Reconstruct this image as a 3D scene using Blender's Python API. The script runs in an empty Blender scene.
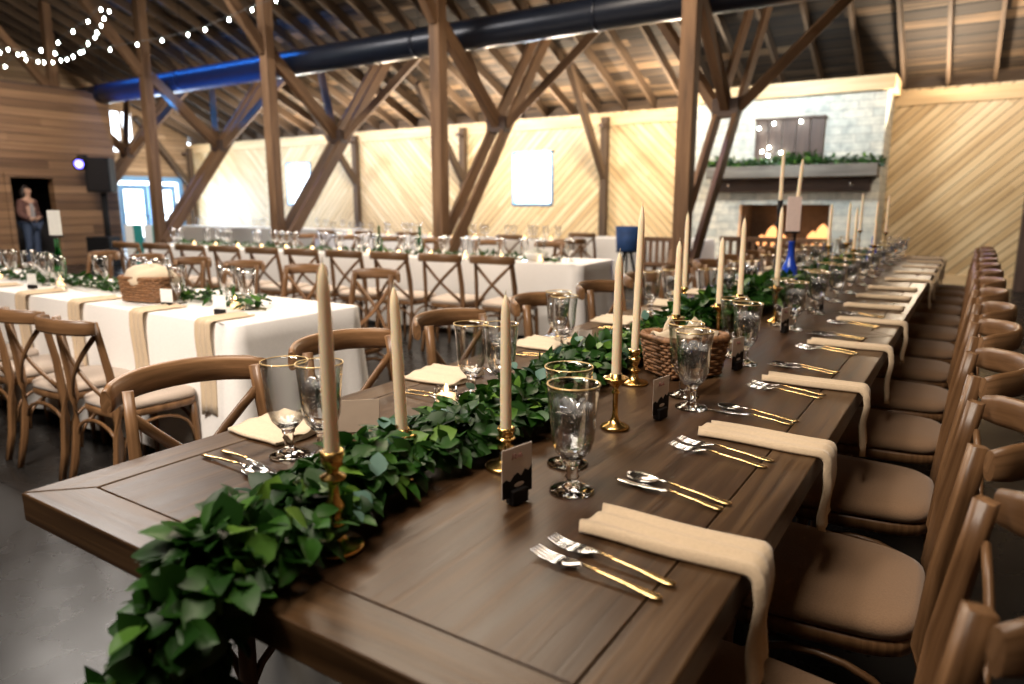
import bpy, math, random
from mathutils import Vector, Matrix
random.seed(7)
R = random.Random(11)
PI = math.pi
sc = bpy.context.scene
COL = sc.collection
V = Vector

# ------------------------------------------------------------------ materials
def new_mat(name):
    m = bpy.data.materials.new(name); m.use_nodes = True
    nt = m.node_tree; nt.nodes.clear()
    out = nt.nodes.new('ShaderNodeOutputMaterial')
    b = nt.nodes.new('ShaderNodeBsdfPrincipled')
    nt.links.new(b.outputs[0], out.inputs[0])
    return m, nt, b, out

def N(nt, t, **kw):
    n = nt.nodes.new(t)
    for k, v in kw.items():
        if k in n.inputs.keys() if hasattr(n.inputs, 'keys') else False: n.inputs[k].default_value = v
        else: setattr(n, k, v)
    return n

def ramp(nt, cols):
    r = nt.nodes.new('ShaderNodeValToRGB')
    e = r.color_ramp.elements
    while len(e) > len(cols): e.remove(e[-1])
    while len(e) < len(cols): e.new(0.5)
    for i, (p, c) in enumerate(cols):
        e[i].position = p; e[i].color = (*c, 1)
    return r

def plain(name, col, rough=.5, metal=0, noise=0.0, nscale=40, bump=0.0, emis=None, estr=0, spec=None, sheen=0, coat=0):
    m, nt, b, out = new_mat(name)
    b.inputs['Base Color'].default_value = (*col, 1)
    b.inputs['Roughness'].default_value = rough
    b.inputs['Metallic'].default_value = metal
    if spec is not None: b.inputs['Specular IOR Level'].default_value = spec
    if coat: b.inputs['Coat Weight'].default_value = coat; b.inputs['Coat Roughness'].default_value = .15
    if sheen: b.inputs['Sheen Weight'].default_value = sheen
    if emis: b.inputs['Emission Color'].default_value = (*emis, 1); b.inputs['Emission Strength'].default_value = estr
    tc = nt.nodes.new('ShaderNodeTexCoord')
    n = nt.nodes.new('ShaderNodeTexNoise'); n.inputs['Scale'].default_value = nscale; n.inputs['Detail'].default_value = 5
    nt.links.new(tc.outputs['Object'], n.inputs['Vector'])
    k = noise if noise else .04
    r = ramp(nt, [(.3, tuple(c*(1-k) for c in col)), (.7, tuple(min(1, c*(1+k)) for c in col))])
    nt.links.new(n.outputs[0], r.inputs[0]); nt.links.new(r.outputs[0], b.inputs['Base Color'])
    if bump:
        bp = nt.nodes.new('ShaderNodeBump'); bp.inputs['Strength'].default_value = bump; bp.inputs['Distance'].default_value = .003
        nt.links.new(n.outputs[0], bp.inputs['Height']); nt.links.new(bp.outputs[0], b.inputs['Normal'])
    return m

def wood(name, dark, mid, light, rough=.5, su=1.2, sv=22, bump=.25, spec=.5, blotch=.35):
    """grain runs along u of the UV map (u, v in metres)"""
    m, nt, b, out = new_mat(name)
    L = nt.links
    uv = nt.nodes.new('ShaderNodeTexCoord')
    mp = nt.nodes.new('ShaderNodeMapping'); mp.inputs['Scale'].default_value = (su, sv, 1)
    L.new(uv.outputs['UV'], mp.inputs[0])
    n1 = nt.nodes.new('ShaderNodeTexNoise'); n1.inputs['Scale'].default_value = 1.0; n1.inputs['Detail'].default_value = 6; n1.inputs['Roughness'].default_value = .6
    n1.inputs['Distortion'].default_value = .6
    L.new(mp.outputs[0], n1.inputs['Vector'])
    mp2 = nt.nodes.new('ShaderNodeMapping'); mp2.inputs['Scale'].default_value = (su*3, sv*6, 1)
    L.new(uv.outputs['UV'], mp2.inputs[0])
    n2 = nt.nodes.new('ShaderNodeTexNoise'); n2.inputs['Scale'].default_value = 1.0; n2.inputs['Detail'].default_value = 4
    L.new(mp2.outputs[0], n2.inputs['Vector'])
    mx = nt.nodes.new('ShaderNodeMix'); mx.data_type = 'FLOAT'; mx.inputs[0].default_value = .12
    L.new(n1.outputs[0], mx.inputs[2]); L.new(n2.outputs[0], mx.inputs[3])
    r = ramp(nt, [(.30, dark), (.5, mid), (.72, light)])
    L.new(mx.outputs[0], r.inputs[0])
    # per-object tone shift
    oi = nt.nodes.new('ShaderNodeObjectInfo')
    mr = nt.nodes.new('ShaderNodeMapRange'); mr.inputs[3].default_value = 1-blotch*.5; mr.inputs[4].default_value = 1+blotch*.5
    L.new(oi.outputs['Random'], mr.inputs[0])
    hs = nt.nodes.new('ShaderNodeHueSaturation'); L.new(mr.outputs[0], hs.inputs['Value']); L.new(r.outputs[0], hs.inputs['Color'])
    L.new(hs.outputs[0], b.inputs['Base Color'])
    rr = nt.nodes.new('ShaderNodeMapRange'); rr.inputs[3].default_value = max(0, rough-.1); rr.inputs[4].default_value = rough+.12
    L.new(n1.outputs[0], rr.inputs[0]); L.new(rr.outputs[0], b.inputs['Roughness'])
    b.inputs['Specular IOR Level'].default_value = spec
    bp = nt.nodes.new('ShaderNodeBump'); bp.inputs['Strength'].default_value = bump; bp.inputs['Distance'].default_value = .002
    L.new(mx.outputs[0], bp.inputs['Height']); L.new(bp.outputs[0], b.inputs['Normal'])
    return m

def mnode(nt, op, a=None, b=None, c=None):
    n = nt.nodes.new('ShaderNodeMath'); n.operation = op
    for i, x in enumerate((a, b, c)):
        if x is None: continue
        if isinstance(x, (int, float)): n.inputs[i].default_value = x
        else: nt.links.new(x, n.inputs[i])
    return n.outputs[0]

def boards(name, cols, width, mode, rough=.6, gap=.05, grain=(1.2, 26), bay=None, bump=.6, var=.4, off=0.0):
    """boards on a wall in object coords. mode: 'hx' horizontal boards on an XZ wall, 'hy' on a YZ wall,
    'roof' boards along X stacked along Y, 'diag' boards at 45 deg on an XZ wall, flipping with every bay"""
    m, nt, b, out = new_mat(name); L = nt.links
    tc = nt.nodes.new('ShaderNodeTexCoord'); sp = nt.nodes.new('ShaderNodeSeparateXYZ')
    L.new(tc.outputs['Object'], sp.inputs[0])
    X, Y, Z = sp.outputs[0], sp.outputs[1], sp.outputs[2]
    if mode == 'hx': across, along = Z, X
    elif mode == 'hy': across, along = Z, Y
    elif mode == 'roof': across, along = Y, X
    else:
        k = mnode(nt, 'FLOOR', mnode(nt, 'DIVIDE', mnode(nt, 'SUBTRACT', X, bay[0]), bay[1]))
        par = mnode(nt, 'MODULO', mnode(nt, 'ADD', k, 40), 2)            # 0 / 1
        sgn = mnode(nt, 'SUBTRACT', 1, mnode(nt, 'MULTIPLY', par, 2))
        xs = mnode(nt, 'MULTIPLY', X, sgn)
        across = mnode(nt, 'MULTIPLY', mnode(nt, 'ADD', xs, Z), .7071)
        along = mnode(nt, 'MULTIPLY', mnode(nt, 'SUBTRACT', xs, Z), .7071)
    t = mnode(nt, 'DIVIDE', mnode(nt, 'ADD', across, off), width)
    idx = mnode(nt, 'FLOOR', t); fr = mnode(nt, 'FRACT', t)
    d = mnode(nt, 'MINIMUM', fr, mnode(nt, 'SUBTRACT', 1, fr))           # 0 at joint
    wn = nt.nodes.new('ShaderNodeTexWhiteNoise'); wn.noise_dimensions = '2D'
    seg = mnode(nt, 'FLOOR', mnode(nt, 'DIVIDE', mnode(nt, 'ADD', along, mnode(nt, 'MULTIPLY', idx, 1.37)), 3.4))
    cb = nt.nodes.new('ShaderNodeCombineXYZ'); L.new(idx, cb.inputs[0]); L.new(seg, cb.inputs[1])
    L.new(cb.outputs[0], wn.inputs['Vector'])
    cg = nt.nodes.new('ShaderNodeCombineXYZ')
    L.new(mnode(nt, 'MULTIPLY', along, grain[0]), cg.inputs[0]); L.new(mnode(nt, 'MULTIPLY', across, grain[1]), cg.inputs[1])
    L.new(mnode(nt, 'MULTIPLY', wn.outputs[0], 30), cg.inputs[2])
    n = nt.nodes.new('ShaderNodeTexNoise'); n.inputs['Scale'].default_value = 1; n.inputs['Detail'].default_value = 5
    n.inputs['Distortion'].default_value = .4
    L.new(cg.outputs[0], n.inputs['Vector'])
    mix = mnode(nt, 'ADD', mnode(nt, 'MULTIPLY', n.outputs[0], 1-var), mnode(nt, 'MULTIPLY', wn.outputs[0], var))
    r = ramp(nt, [(.25, cols[0]), (.5, cols[1]), (.75, cols[2])]); L.new(mix, r.inputs[0])
    jn = mnode(nt, 'SMOOTHSTEP', d, 0, gap) if False else None
    mr = nt.nodes.new('ShaderNodeMapRange'); mr.interpolation_type = 'SMOOTHSTEP'
    mr.inputs[1].default_value = gap*.3; mr.inputs[2].default_value = gap; mr.inputs[3].default_value = .22; mr.inputs[4].default_value = 1
    L.new(d, mr.inputs[0])
    mm = nt.nodes.new('ShaderNodeMix'); mm.data_type = 'RGBA'; mm.blend_type = 'MULTIPLY'; mm.inputs[0].default_value = 1
    L.new(r.outputs[0], mm.inputs[6]); L.new(mr.outputs[0], mm.inputs[7])
    L.new(mm.outputs[2], b.inputs['Base Color'])
    b.inputs['Roughness'].default_value = rough
    bp = nt.nodes.new('ShaderNodeBump'); bp.inputs['Strength'].default_value = bump; bp.inputs['Distance'].default_value = .01
    L.new(mr.outputs[0], bp.inputs['Height']); L.new(bp.outputs[0], b.inputs['Normal'])
    return m

def glass_mat(name, col=(1, 1, 1), rough=0.0, ior=1.45):
    m, nt, b, out = new_mat(name)
    b.inputs['Base Color'].default_value = (*col, 1); b.inputs['Roughness'].default_value = rough
    b.inputs['Transmission Weight'].default_value = 1; b.inputs['IOR'].default_value = ior
    return m

def clear_mat(name, tint=(1, 1, 1), gloss=.12):
    m = bpy.data.materials.new(name); m.use_nodes = True; nt = m.node_tree; nt.nodes.clear()
    out = nt.nodes.new('ShaderNodeOutputMaterial'); t = nt.nodes.new('ShaderNodeBsdfTransparent'); g = nt.nodes.new('ShaderNodeBsdfGlossy')
    g.inputs['Roughness'].default_value = .03; t.inputs[0].default_value = (*tint, 1)
    lw = nt.nodes.new('ShaderNodeLayerWeight'); lw.inputs[0].default_value = gloss
    mx = nt.nodes.new('ShaderNodeMixShader')
    nt.links.new(lw.outputs['Facing'], mx.inputs[0]); nt.links.new(t.outputs[0], mx.inputs[1]); nt.links.new(g.outputs[0], mx.inputs[2])
    nt.links.new(mx.outputs[0], out.inputs[0])
    return m

def leaf_mat(name, a, b_, c, rough=.38):
    m, nt, b, out = new_mat(name); L = nt.links
    uv = nt.nodes.new('ShaderNodeTexCoord'); sp = nt.nodes.new('ShaderNodeSeparateXYZ'); L.new(uv.outputs['UV'], sp.inputs[0])
    r = ramp(nt, [(0, a), (.6, b_), (1, c)]); L.new(sp.outputs[0], r.inputs[0])
    L.new(r.outputs[0], b.inputs['Base Color']); b.inputs['Roughness'].default_value = rough; b.inputs['Specular IOR Level'].default_value = .3
    tr = nt.nodes.new('ShaderNodeBsdfTranslucent'); L.new(r.outputs[0], tr.inputs[0])
    mx = nt.nodes.new('ShaderNodeMixShader'); mx.inputs[0].default_value = .22
    L.new(b.outputs[0], mx.inputs[1]); L.new(tr.outputs[0], mx.inputs[2]); L.new(mx.outputs[0], out.inputs[0])
    return m

def emit_mat(name, col, s):
    m = bpy.data.materials.new(name); m.use_nodes = True; nt = m.node_tree; nt.nodes.clear()
    out = nt.nodes.new('ShaderNodeOutputMaterial'); e = nt.nodes.new('ShaderNodeEmission')
    e.inputs[0].default_value = (*col, 1); e.inputs[1].default_value = s; nt.links.new(e.outputs[0], out.inputs[0])
    return m

M = {}
M['table'] = wood('table_oak', (.018, .0085, .004), (.048, .024, .011), (.098, .054, .025), rough=.34, su=1.6, sv=34, bump=.6, spec=.24, blotch=.12)
M['table_edge'] = wood('table_border_oak', (.022, .0105, .005), (.058, .030, .013), (.12, .068, .032), rough=.34, su=1.7, sv=36, bump=.6, spec=.24, blotch=.1)
M['chair'] = wood('chair_elm', (.080, .037, .015), (.175, .090, .040), (.30, .165, .080), rough=.36, su=2.5, sv=40, bump=.15, blotch=.35)
M['post'] = wood('post_timber', (.080, .040, .018), (.17, .092, .045), (.27, .155, .08), rough=.7, su=.8, sv=9, bump=.5, blotch=.2)
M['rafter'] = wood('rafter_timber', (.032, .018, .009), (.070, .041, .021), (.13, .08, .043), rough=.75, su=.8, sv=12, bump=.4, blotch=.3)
M['trimwood'] = wood('pine_trim', (.50, .33, .16), (.62, .44, .24), (.72, .54, .31), rough=.55, su=.8, sv=12, bump=.15, blotch=.1)
M['greywood'] = wood('weathered_beam', (.10, .085, .07), (.17, .15, .125), (.25, .225, .19), rough=.75, su=1.2, sv=14, bump=.5, blotch=.1)
M['darkwood'] = wood('dark_plank', (.035, .020, .015), (.07, .042, .032), (.11, .07, .052), rough=.6, su=1.2, sv=14, bump=.4, blotch=.1)
M['benchwood'] = wood('bench_wood', (.09, .045, .025), (.16, .085, .045), (.24, .135, .075), rough=.5, su=1.2, sv=14, bump=.2, blotch=.1)
BAY = 3.58
M['farwall'] = boards('diagonal_pine_boards', ((.44, .285, .13), (.63, .46, .25), (.76, .61, .38)), .125, 'diag', rough=.45, gap=.085, bay=(-6.43, BAY), bump=.4, var=.24)
M['sidewall'] = boards('pine_boards_across', ((.20, .12, .06), (.30, .19, .105), (.40, .27, .16)), .14, 'hy', rough=.6, gap=.07)
M['roomwall'] = boards('brown_siding', ((.085, .042, .019), (.17, .092, .045), (.27, .155, .08)), .17, 'hy', rough=.6, gap=.06, grain=(.6, 18))
M['roomwall_x'] = boards('brown_siding_end', ((.085, .042, .019), (.17, .092, .045), (.27, .155, .08)), .17, 'hx', rough=.6, gap=.06, grain=(.6, 18))
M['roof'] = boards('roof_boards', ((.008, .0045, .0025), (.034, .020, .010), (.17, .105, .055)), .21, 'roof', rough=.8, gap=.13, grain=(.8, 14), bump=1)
M['cloth_white'] = plain('white_table_linen', (.86, .83, .80), .85, noise=.03, nscale=90, bump=.1, sheen=.2)
M['napkin'] = plain('cream_linen', (.56, .43, .29), .9, noise=.05, nscale=160, bump=.35, sheen=.25)
M['napkin_left'] = plain('pale_linen', (.60, .49, .35), .9, noise=.05, nscale=160, bump=.3, sheen=.2)
M['pad'] = plain('tan_seat_fabric', (.29, .175, .10), .9, noise=.12, nscale=260, bump=.35, sheen=.2)
M['pad_light'] = plain('cream_seat_fabric', (.50, .41, .34), .9, noise=.06, nscale=260, bump=.3, sheen=.2)
M['candle'] = plain('ivory_wax', (.98, .78, .55), .45, noise=.02, nscale=20)
M['candle'].node_tree.nodes['Principled BSDF'].inputs['Subsurface Weight'].default_value = .5
M['candle'].node_tree.nodes['Principled BSDF'].inputs['Subsurface Scale'].default_value = .012; M['candle'].node_tree.nodes['Principled BSDF'].inputs['Subsurface Radius'].default_value = (1, .62, .38)
M['wick'] = plain('candle_wick', (.5, .42, .3), .8)
M['brass'] = plain('aged_brass', (.78, .50, .17), .22, 1, noise=.12, nscale=60)
M['gold'] = plain('gold_handle', (.80, .54, .24), .25, 1, noise=.06, nscale=40)
M['silver'] = plain('polished_steel', (.80, .78, .76), .16, 1, noise=.04, nscale=40)
M['goldrim'] = plain('gold_rim', (.85, .62, .28), .35, .7, noise=.1, nscale=80)
M['glass'] = glass_mat('clear_glass')
M['bowlglass'] = clear_mat('thin_clear_glass', (.995, .998, 1), .34)
M['water'] = glass_mat('water', (.96, .98, 1), 0, 1.33)
M['ice'] = clear_mat('ice', (1, 1, 1), .45)
_nt = M['ice'].node_tree; _tr = _nt.nodes.new('ShaderNodeBsdfTranslucent'); _df = _nt.nodes.new('ShaderNodeBsdfDiffuse'); _a = _nt.nodes.new('ShaderNodeMixShader'); _m = _nt.nodes.new('ShaderNodeMixShader')
for _n in (_tr, _df): _n.inputs[0].default_value = (.95, .97, 1, 1)
_m.inputs[0].default_value = .22; _a.inputs[0].default_value = .5
_o = [n for n in _nt.nodes if n.type == 'OUTPUT_MATERIAL'][0]; _src = _o.inputs[0].links[0].from_socket
_nt.links.new(_tr.outputs[0], _a.inputs[1]); _nt.links.new(_df.outputs[0], _a.inputs[2]); _nt.links.new(_src, _m.inputs[1]); _nt.links.new(_a.outputs[0], _m.inputs[2]); _nt.links.new(_m.outputs[0], _o.inputs[0])
M['pane'] = clear_mat('window_glass')
M['bluegl'] = glass_mat('cobalt_glass', (.03, .12, .95), .05); M['bluegl'].node_tree.nodes['Principled BSDF'].inputs['Transmission Weight'].default_value = .5
M['greengl'] = glass_mat('green_bottle_glass', (.03, .32, .08), .02)
M['leaf'] = leaf_mat('salal_leaf', (.010, .042, .005), (.030, .105, .011), (.15, .28, .04), .42)
M['leaf_blue'] = leaf_mat('eucalyptus_leaf', (.10, .20, .16), (.18, .30, .25), (.28, .40, .34), .5)
M['stem'] = plain('vine_stem', (.10, .085, .03), .7, noise=.2)
M['wicker'] = plain('wicker', (.22, .105, .045), .6, noise=.45, nscale=70, bump=.4)
M['bread'] = plain('bread_crust', (.62, .40, .20), .7, noise=.2, nscale=30, bump=.3)
M['card'] = plain('card_paper', (.72, .62, .56), .7, noise=.02)
M['card_tan'] = plain('kraft_card', (.40, .31, .235), .8, noise=.03)
M['black'] = plain('black_card', (.012, .010, .010), .6, spec=.15)
M['pink_ink'] = plain('rose_ink', (.42, .17, .15), .6)
M['blackmetal'] = plain('black_metal', (.009, .009, .010), .6, 0, spec=.15)
M['duct'] = plain('painted_duct', (.010, .014, .026), .33, .3, noise=.1, nscale=3)
M['frame_blue'] = plain('blue_grey_paint', (.16, .34, .58), .5)
M['pink'] = plain('pale_signcard', (.84, .66, .60), .7)
M['white'] = plain('white_card', (.80, .80, .76), .7)
M['votive'] = clear_mat('votive_cup_glass', (1, .97, .93), .3)
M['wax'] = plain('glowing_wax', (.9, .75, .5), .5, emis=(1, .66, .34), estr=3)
M['flame'] = emit_mat('flame', (1, .55, .18), 14)
M['fire'] = emit_mat('wood_fire', (1, .40, .14), 1.7)
M['log'] = plain('charred_log', (.06, .04, .03), .9, noise=.5, nscale=20, bump=.6)
M['soot'] = plain('sooty_brick', (.035, .028, .025), .9, noise=.3, nscale=12, bump=.5)
M['bulb'] = emit_mat('bulb_glow', (.86, 1.0, .93), 55)
M['wire'] = plain('black_wire', (.02, .02, .02), .6)
M['cobalt'] = plain('blue_fabric', (.012, .05, .17), .7, noise=.3, nscale=12)
M['teal'] = plain('teal_paint', (.03, .26, .24), .5)
M['skin'] = plain('skin', (.50, .30, .21), .55)
M['hair'] = plain('dark_hair', (.02, .012, .01), .6)
M['jeans'] = plain('blue_denim', (.04, .06, .11), .8, noise=.15)
M['cardigan'] = plain('maroon_knit', (.12, .055, .045), .85, noise=.25, nscale=50)
M['shirt'] = plain('grey_shirt', (.26, .25, .26), .8)
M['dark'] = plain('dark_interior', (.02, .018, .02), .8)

def floor_mat():
    m, nt, b, out = new_mat('polished_concrete'); L = nt.links
    tc = nt.nodes.new('ShaderNodeTexCoord'); sp = nt.nodes.new('ShaderNodeSeparateXYZ'); L.new(tc.outputs['Object'], sp.inputs[0])
    n = nt.nodes.new('ShaderNodeTexNoise'); n.inputs['Scale'].default_value = .9; n.inputs['Detail'].default_value = 8; n.inputs['Roughness'].default_value = .62
    L.new(tc.outputs['Object'], n.inputs['Vector'])
    r = ramp(nt, [(.3, (.013, .012, .0115)), (.55, (.020, .0185, .0175)), (.75, (.031, .029, .027))]); L.new(n.outputs[0], r.inputs[0])
    def joint(c, w, o):
        f = mnode(nt, 'FRACT', mnode(nt, 'DIVIDE', mnode(nt, 'ADD', c, o), w))
        return mnode(nt, 'MULTIPLY', mnode(nt, 'MINIMUM', f, mnode(nt, 'SUBTRACT', 1, f)), w)
    d = mnode(nt, 'MINIMUM', joint(sp.outputs[0], 3.58, 2.86), joint(sp.outputs[1], 3.4, 2.1))
    g = mnode(nt, 'GREATER_THAN', d, .004)
    mm = nt.nodes.new('ShaderNodeMix'); mm.data_type = 'RGBA'; mm.blend_type = 'MULTIPLY'; mm.inputs[0].default_value = .85
    L.new(r.outputs[0], mm.inputs[6]); L.new(g, mm.inputs[7]); L.new(mm.outputs[2], b.inputs['Base Color'])
    n2 = nt.nodes.new('ShaderNodeTexNoise'); n2.inputs['Scale'].default_value = 3; n2.inputs['Detail'].default_value = 6
    L.new(tc.outputs['Object'], n2.inputs['Vector'])
    rr = nt.nodes.new('ShaderNodeMapRange'); rr.inputs[1].default_value = .3; rr.inputs[2].default_value = .7; b.inputs['Specular IOR Level'].default_value = .2
    rr.inputs[3].default_value = .22; rr.inputs[4].default_value = .34
    L.new(n2.outputs[0], rr.inputs[0]); L.new(rr.outputs[0], b.inputs['Roughness'])
    return m
M['floor'] = floor_mat()

def stone_mat():
    m, nt, b, out = new_mat('whitewashed_stone'); L = nt.links
    tc = nt.nodes.new('ShaderNodeTexCoord'); mp = nt.nodes.new('ShaderNodeMapping'); mp.inputs['Rotation'].default_value = (PI/2, 0, 0)
    L.new(tc.outputs['Object'], mp.inputs[0])
    br = nt.nodes.new('ShaderNodeTexBrick'); br.inputs['Scale'].default_value = 1
    br.inputs['Brick Width'].default_value = .42; br.inputs['Row Height'].default_value = .125; br.inputs['Mortar Size'].default_value = .008
    br.inputs['Color1'].default_value = (.47, .50, .48, 1); br.inputs['Color2'].default_value = (.64, .62, .55, 1); br.inputs['Mortar'].default_value = (.42, .42, .40, 1)
    br.inputs['Bias'].default_value = .1
    sep = nt.nodes.new('ShaderNodeSeparateXYZ'); L.new(tc.outputs['Object'], sep.inputs[0])
    cb = nt.nodes.new('ShaderNodeCombineXYZ')
    L.new(mnode(nt, 'ADD', sep.outputs[0], sep.outputs[1]), cb.inputs[0]); L.new(sep.outputs[2], cb.inputs[1])
    L.new(cb.outputs[0], br.inputs['Vector'])
    n = nt.nodes.new('ShaderNodeTexNoise'); n.inputs['Scale'].default_value = 9; n.inputs['Detail'].default_value = 6
    L.new(tc.outputs['Object'], n.inputs['Vector'])
    r = ramp(nt, [(.3, (.62, .64, .64)), (.7, (1.15, 1.12, 1.05))]); L.new(n.outputs[0], r.inputs[0])
    mm = nt.nodes.new('ShaderNodeMix'); mm.data_type = 'RGBA'; mm.blend_type = 'MULTIPLY'; mm.inputs[0].default_value = .8
    L.new(br.outputs['Color'], mm.inputs[6]); L.new(r.outputs[0], mm.inputs[7]); L.new(mm.outputs[2], b.inputs['Base Color'])
    b.inputs['Roughness'].default_value = .85
    bp = nt.nodes.new('ShaderNodeBump'); bp.inputs['Strength'].default_value = .7; bp.inputs['Distance'].default_value = .02
    L.new(n.outputs[0], bp.inputs['Height']); L.new(bp.outputs[0], b.inputs['Normal'])
    return m
M['stone'] = stone_mat()

# ------------------------------------------------------------------ mesh helpers
class MB:
    def __init__(s): s.v = []; s.f = []; s.uv = []; s.sm = []
    def face(s, idx, uv, smooth): s.f.append(idx); s.uv.append(uv); s.sm.append(smooth)
    def box(s, c, size, rot=None, long=None):
        c = V(c); h = V(size)/2; o = R.random()*9
        ax = long if long is not None else max(range(3), key=lambda i: size[i])
        b = len(s.v)
        pts = []
        for i in range(8):
            p = V((h.x if i & 1 else -h.x, h.y if i & 2 else -h.y, h.z if i & 4 else -h.z)); pts.append(p.copy())
            if rot is not None: p = rot @ p
            s.v.append(c+p)
        for q in ((0, 2, 3, 1), (4, 5, 7, 6), (0, 1, 5, 4), (2, 6, 7, 3), (0, 4, 6, 2), (1, 3, 7, 5)):
            oth = [a for a in range(3) if a != ax]
            # cross coordinate: the varying axis that is not the long one
            uv = []
            var = [a for a in range(3) if len({round(pts[i][a], 6) for i in q}) > 1]
            if ax in var:
                cr = [a for a in var if a != ax]
                cr = cr[0] if cr else oth[0]
                uv = [(pts[i][ax]+o, pts[i][cr]+o*.37+(.3 if cr == oth[0] else .9)) for i in q]
            else:
                uv = [(pts[i][oth[0]]*.2+o, pts[i][oth[1]]+o) for i in q]
            s.face(tuple(b+i for i in q), uv, False)
        return s
    def beam(s, p0, p1, w, h, up=V((0, 0, 1))):
        p0, p1 = V(p0), V(p1); d = p1-p0; L = d.length; x = d.normalized()
        y = V(up).cross(x)
        if y.length < 1e-4: y = V((0, 1, 0)).cross(x)
        y.normalize(); z = x.cross(y)
        rot = Matrix((x, y, z)).transposed()
        return s.box((p0+p1)/2, (L, w, h), rot, 0)
    def rings(s, rings, closed=True, cap=True, smooth=True, uvs=None):
        b = len(s.v); n = len(rings[0]); o = R.random()*9
        for r in rings: s.v.extend(V(p) for p in r)
        ul = [0.0]
        for i in range(1, len(rings)):
            c0 = sum((V(p) for p in rings[i-1]), V())/n; c1 = sum((V(p) for p in rings[i]), V())/n
            ul.append(ul[-1]+max((c1-c0).length, 1e-5))
        per = sum((V(rings[len(rings)//2][k])-V(rings[len(rings)//2][k-1])).length for k in range(n))
        for i in range(len(rings)-1):
            for k in range(n if closed else n-1):
                k2 = (k+1) % n
                s.face((b+i*n+k, b+i*n+k2, b+(i+1)*n+k2, b+(i+1)*n+k),
                       [(ul[i]+o, k/n*per+o), (ul[i]+o, (k+1)/n*per+o), (ul[i+1]+o, (k+1)/n*per+o), (ul[i+1]+o, k/n*per+o)], smooth)
        if cap and closed:
            s.face(tuple(b+k for k in reversed(range(n))), [(o, o+.01*k) for k in range(n)], False)
            e = b+(len(rings)-1)*n
            s.face(tuple(e+k for k in range(n)), [(o, o+.01*k) for k in range(n)], False)
        return s
    def tube(s, path, rad, n=10, flat=1.0, up=V((0, 0, 1)), cap=True, square=False):
        path = [V(p) for p in path]; m = len(path)
        rad = rad if isinstance(rad, (list, tuple)) else [rad]*m
        rings = []
        for i, p in enumerate(path):
            t = (path[min(i+1, m-1)]-path[max(i-1, 0)]).normalized()
            y = V(up).cross(t)
            if y.length < 1e-3: y = V((0, 1, 0)).cross(t)
            y.normalize(); z = t.cross(y)
            ring = []
            for k in range(n):
                a = 2*PI*(k+.5)/n
                ca, sa = math.cos(a), math.sin(a)
                if square:
                    q = max(abs(ca), abs(sa)); ca, sa = ca/q*.92, sa/q*.92
                ring.append(p+y*(ca*rad[i])+z*(sa*rad[i]*flat))
            rings.append(ring)
        return s.rings(rings, True, cap)
    def lathe(s, prof, n=24, c=(0, 0, 0), cap=True):
        c = V(c); rings = []
        for r, z in prof:
            rings.append([c+V((max(r, 1e-5)*math.cos(2*PI*k/n), max(r, 1e-5)*math.sin(2*PI*k/n), z)) for k in range(n)])
        return s.rings(rings, True, cap)
    def leaf(s, p, d, up, L, W, fold=.25, curl=.2, tone=None):
        d = V(d).normalized(); side = d.cross(V(up))
        if side.length < 1e-3: side = V((1, 0, 0))
        side.normalize(); nn = side.cross(d).normalized()
        tone = R.random() if tone is None else tone
        b = len(s.v); prof = [(0, .05), (.25, .8), (.5, 1), (.78, .62), (1, .03)]
        for t, w in prof:
            c = p+d*(L*t)-nn*(curl*L*t*t)
            s.v += [c-side*(W*w/2)+nn*(fold*W*w/2), c.copy(), c+side*(W*w/2)+nn*(fold*W*w/2)]
        for i in range(4):
            for k in range(2):
                a = b+i*3+k
                s.face((a, a+1, a+4, a+3), [(tone, i/4)]*4, True)
    def build(s, name, mat, parent=None, loc=None, rz=0, bevel=0, subsurf=0, seg=2):
        me = bpy.data.meshes.new(name)
        me.from_pydata([tuple(v) for v in s.v], [], s.f)
        uvl = me.uv_layers.new(name='UVMap')
        flat = []
        for u in s.uv:
            for q in u: flat += [q[0], q[1]]
        uvl.data.foreach_set('uv', flat)
        me.polygons.foreach_set('use_smooth', s.sm)
        me.materials.append(mat); me.update(); me.validate()
        o = bpy.data.objects.new(name, me); COL.objects.link(o)
        if parent is not None: o.parent = parent
        if loc is not None: o.location = loc
        if rz: o.rotation_euler = (0, 0, rz)
        if bevel:
            md = o.modifiers.new('bevel', 'BEVEL'); md.width = bevel; md.segments = seg; md.limit_method = 'ANGLE'; md.angle_limit = math.radians(50)
        if subsurf:
            md = o.modifiers.new('sub', 'SUBSURF'); md.levels = subsurf; md.render_levels = subsurf
        return o

def tag(o, label, cat, group=None, kind=None):
    o['label'] = label; o['category'] = cat
    if group: o['group'] = group
    if kind: o['kind'] = kind
    return o
def struct(o): o['kind'] = 'structure'; return o
def thing(name, label, cat, loc=(0, 0, 0), rz=0, group=None):
    o = bpy.data.objects.new(name, None); COL.objects.link(o); o.location = loc; o.rotation_euler = (0, 0, rz)
    o.empty_display_size = .05
    return tag(o, label, cat, group)
KIDS = {}
def children(o): return [c for c in bpy.data.objects if c.parent == o]
def copy_tree(o, loc=None, rz=None, label=None, group=None, parent=None, scale=None):
    if o.name not in KIDS: KIDS[o.name] = children(o)
    c = o.copy(); COL.objects.link(c)
    if parent is not None: c.parent = parent
    if loc is not None: c.location = loc
    if rz is not None: c.rotation_euler = (0, 0, rz)
    if scale is not None: c.scale = (scale[0], scale[1], scale[2]) if isinstance(scale, (tuple, list)) else (scale,)*3
    if label: c['label'] = label
    if group: c['group'] = group
    for ch in KIDS[o.name]: copy_tree(ch, parent=c)
    return c
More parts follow.
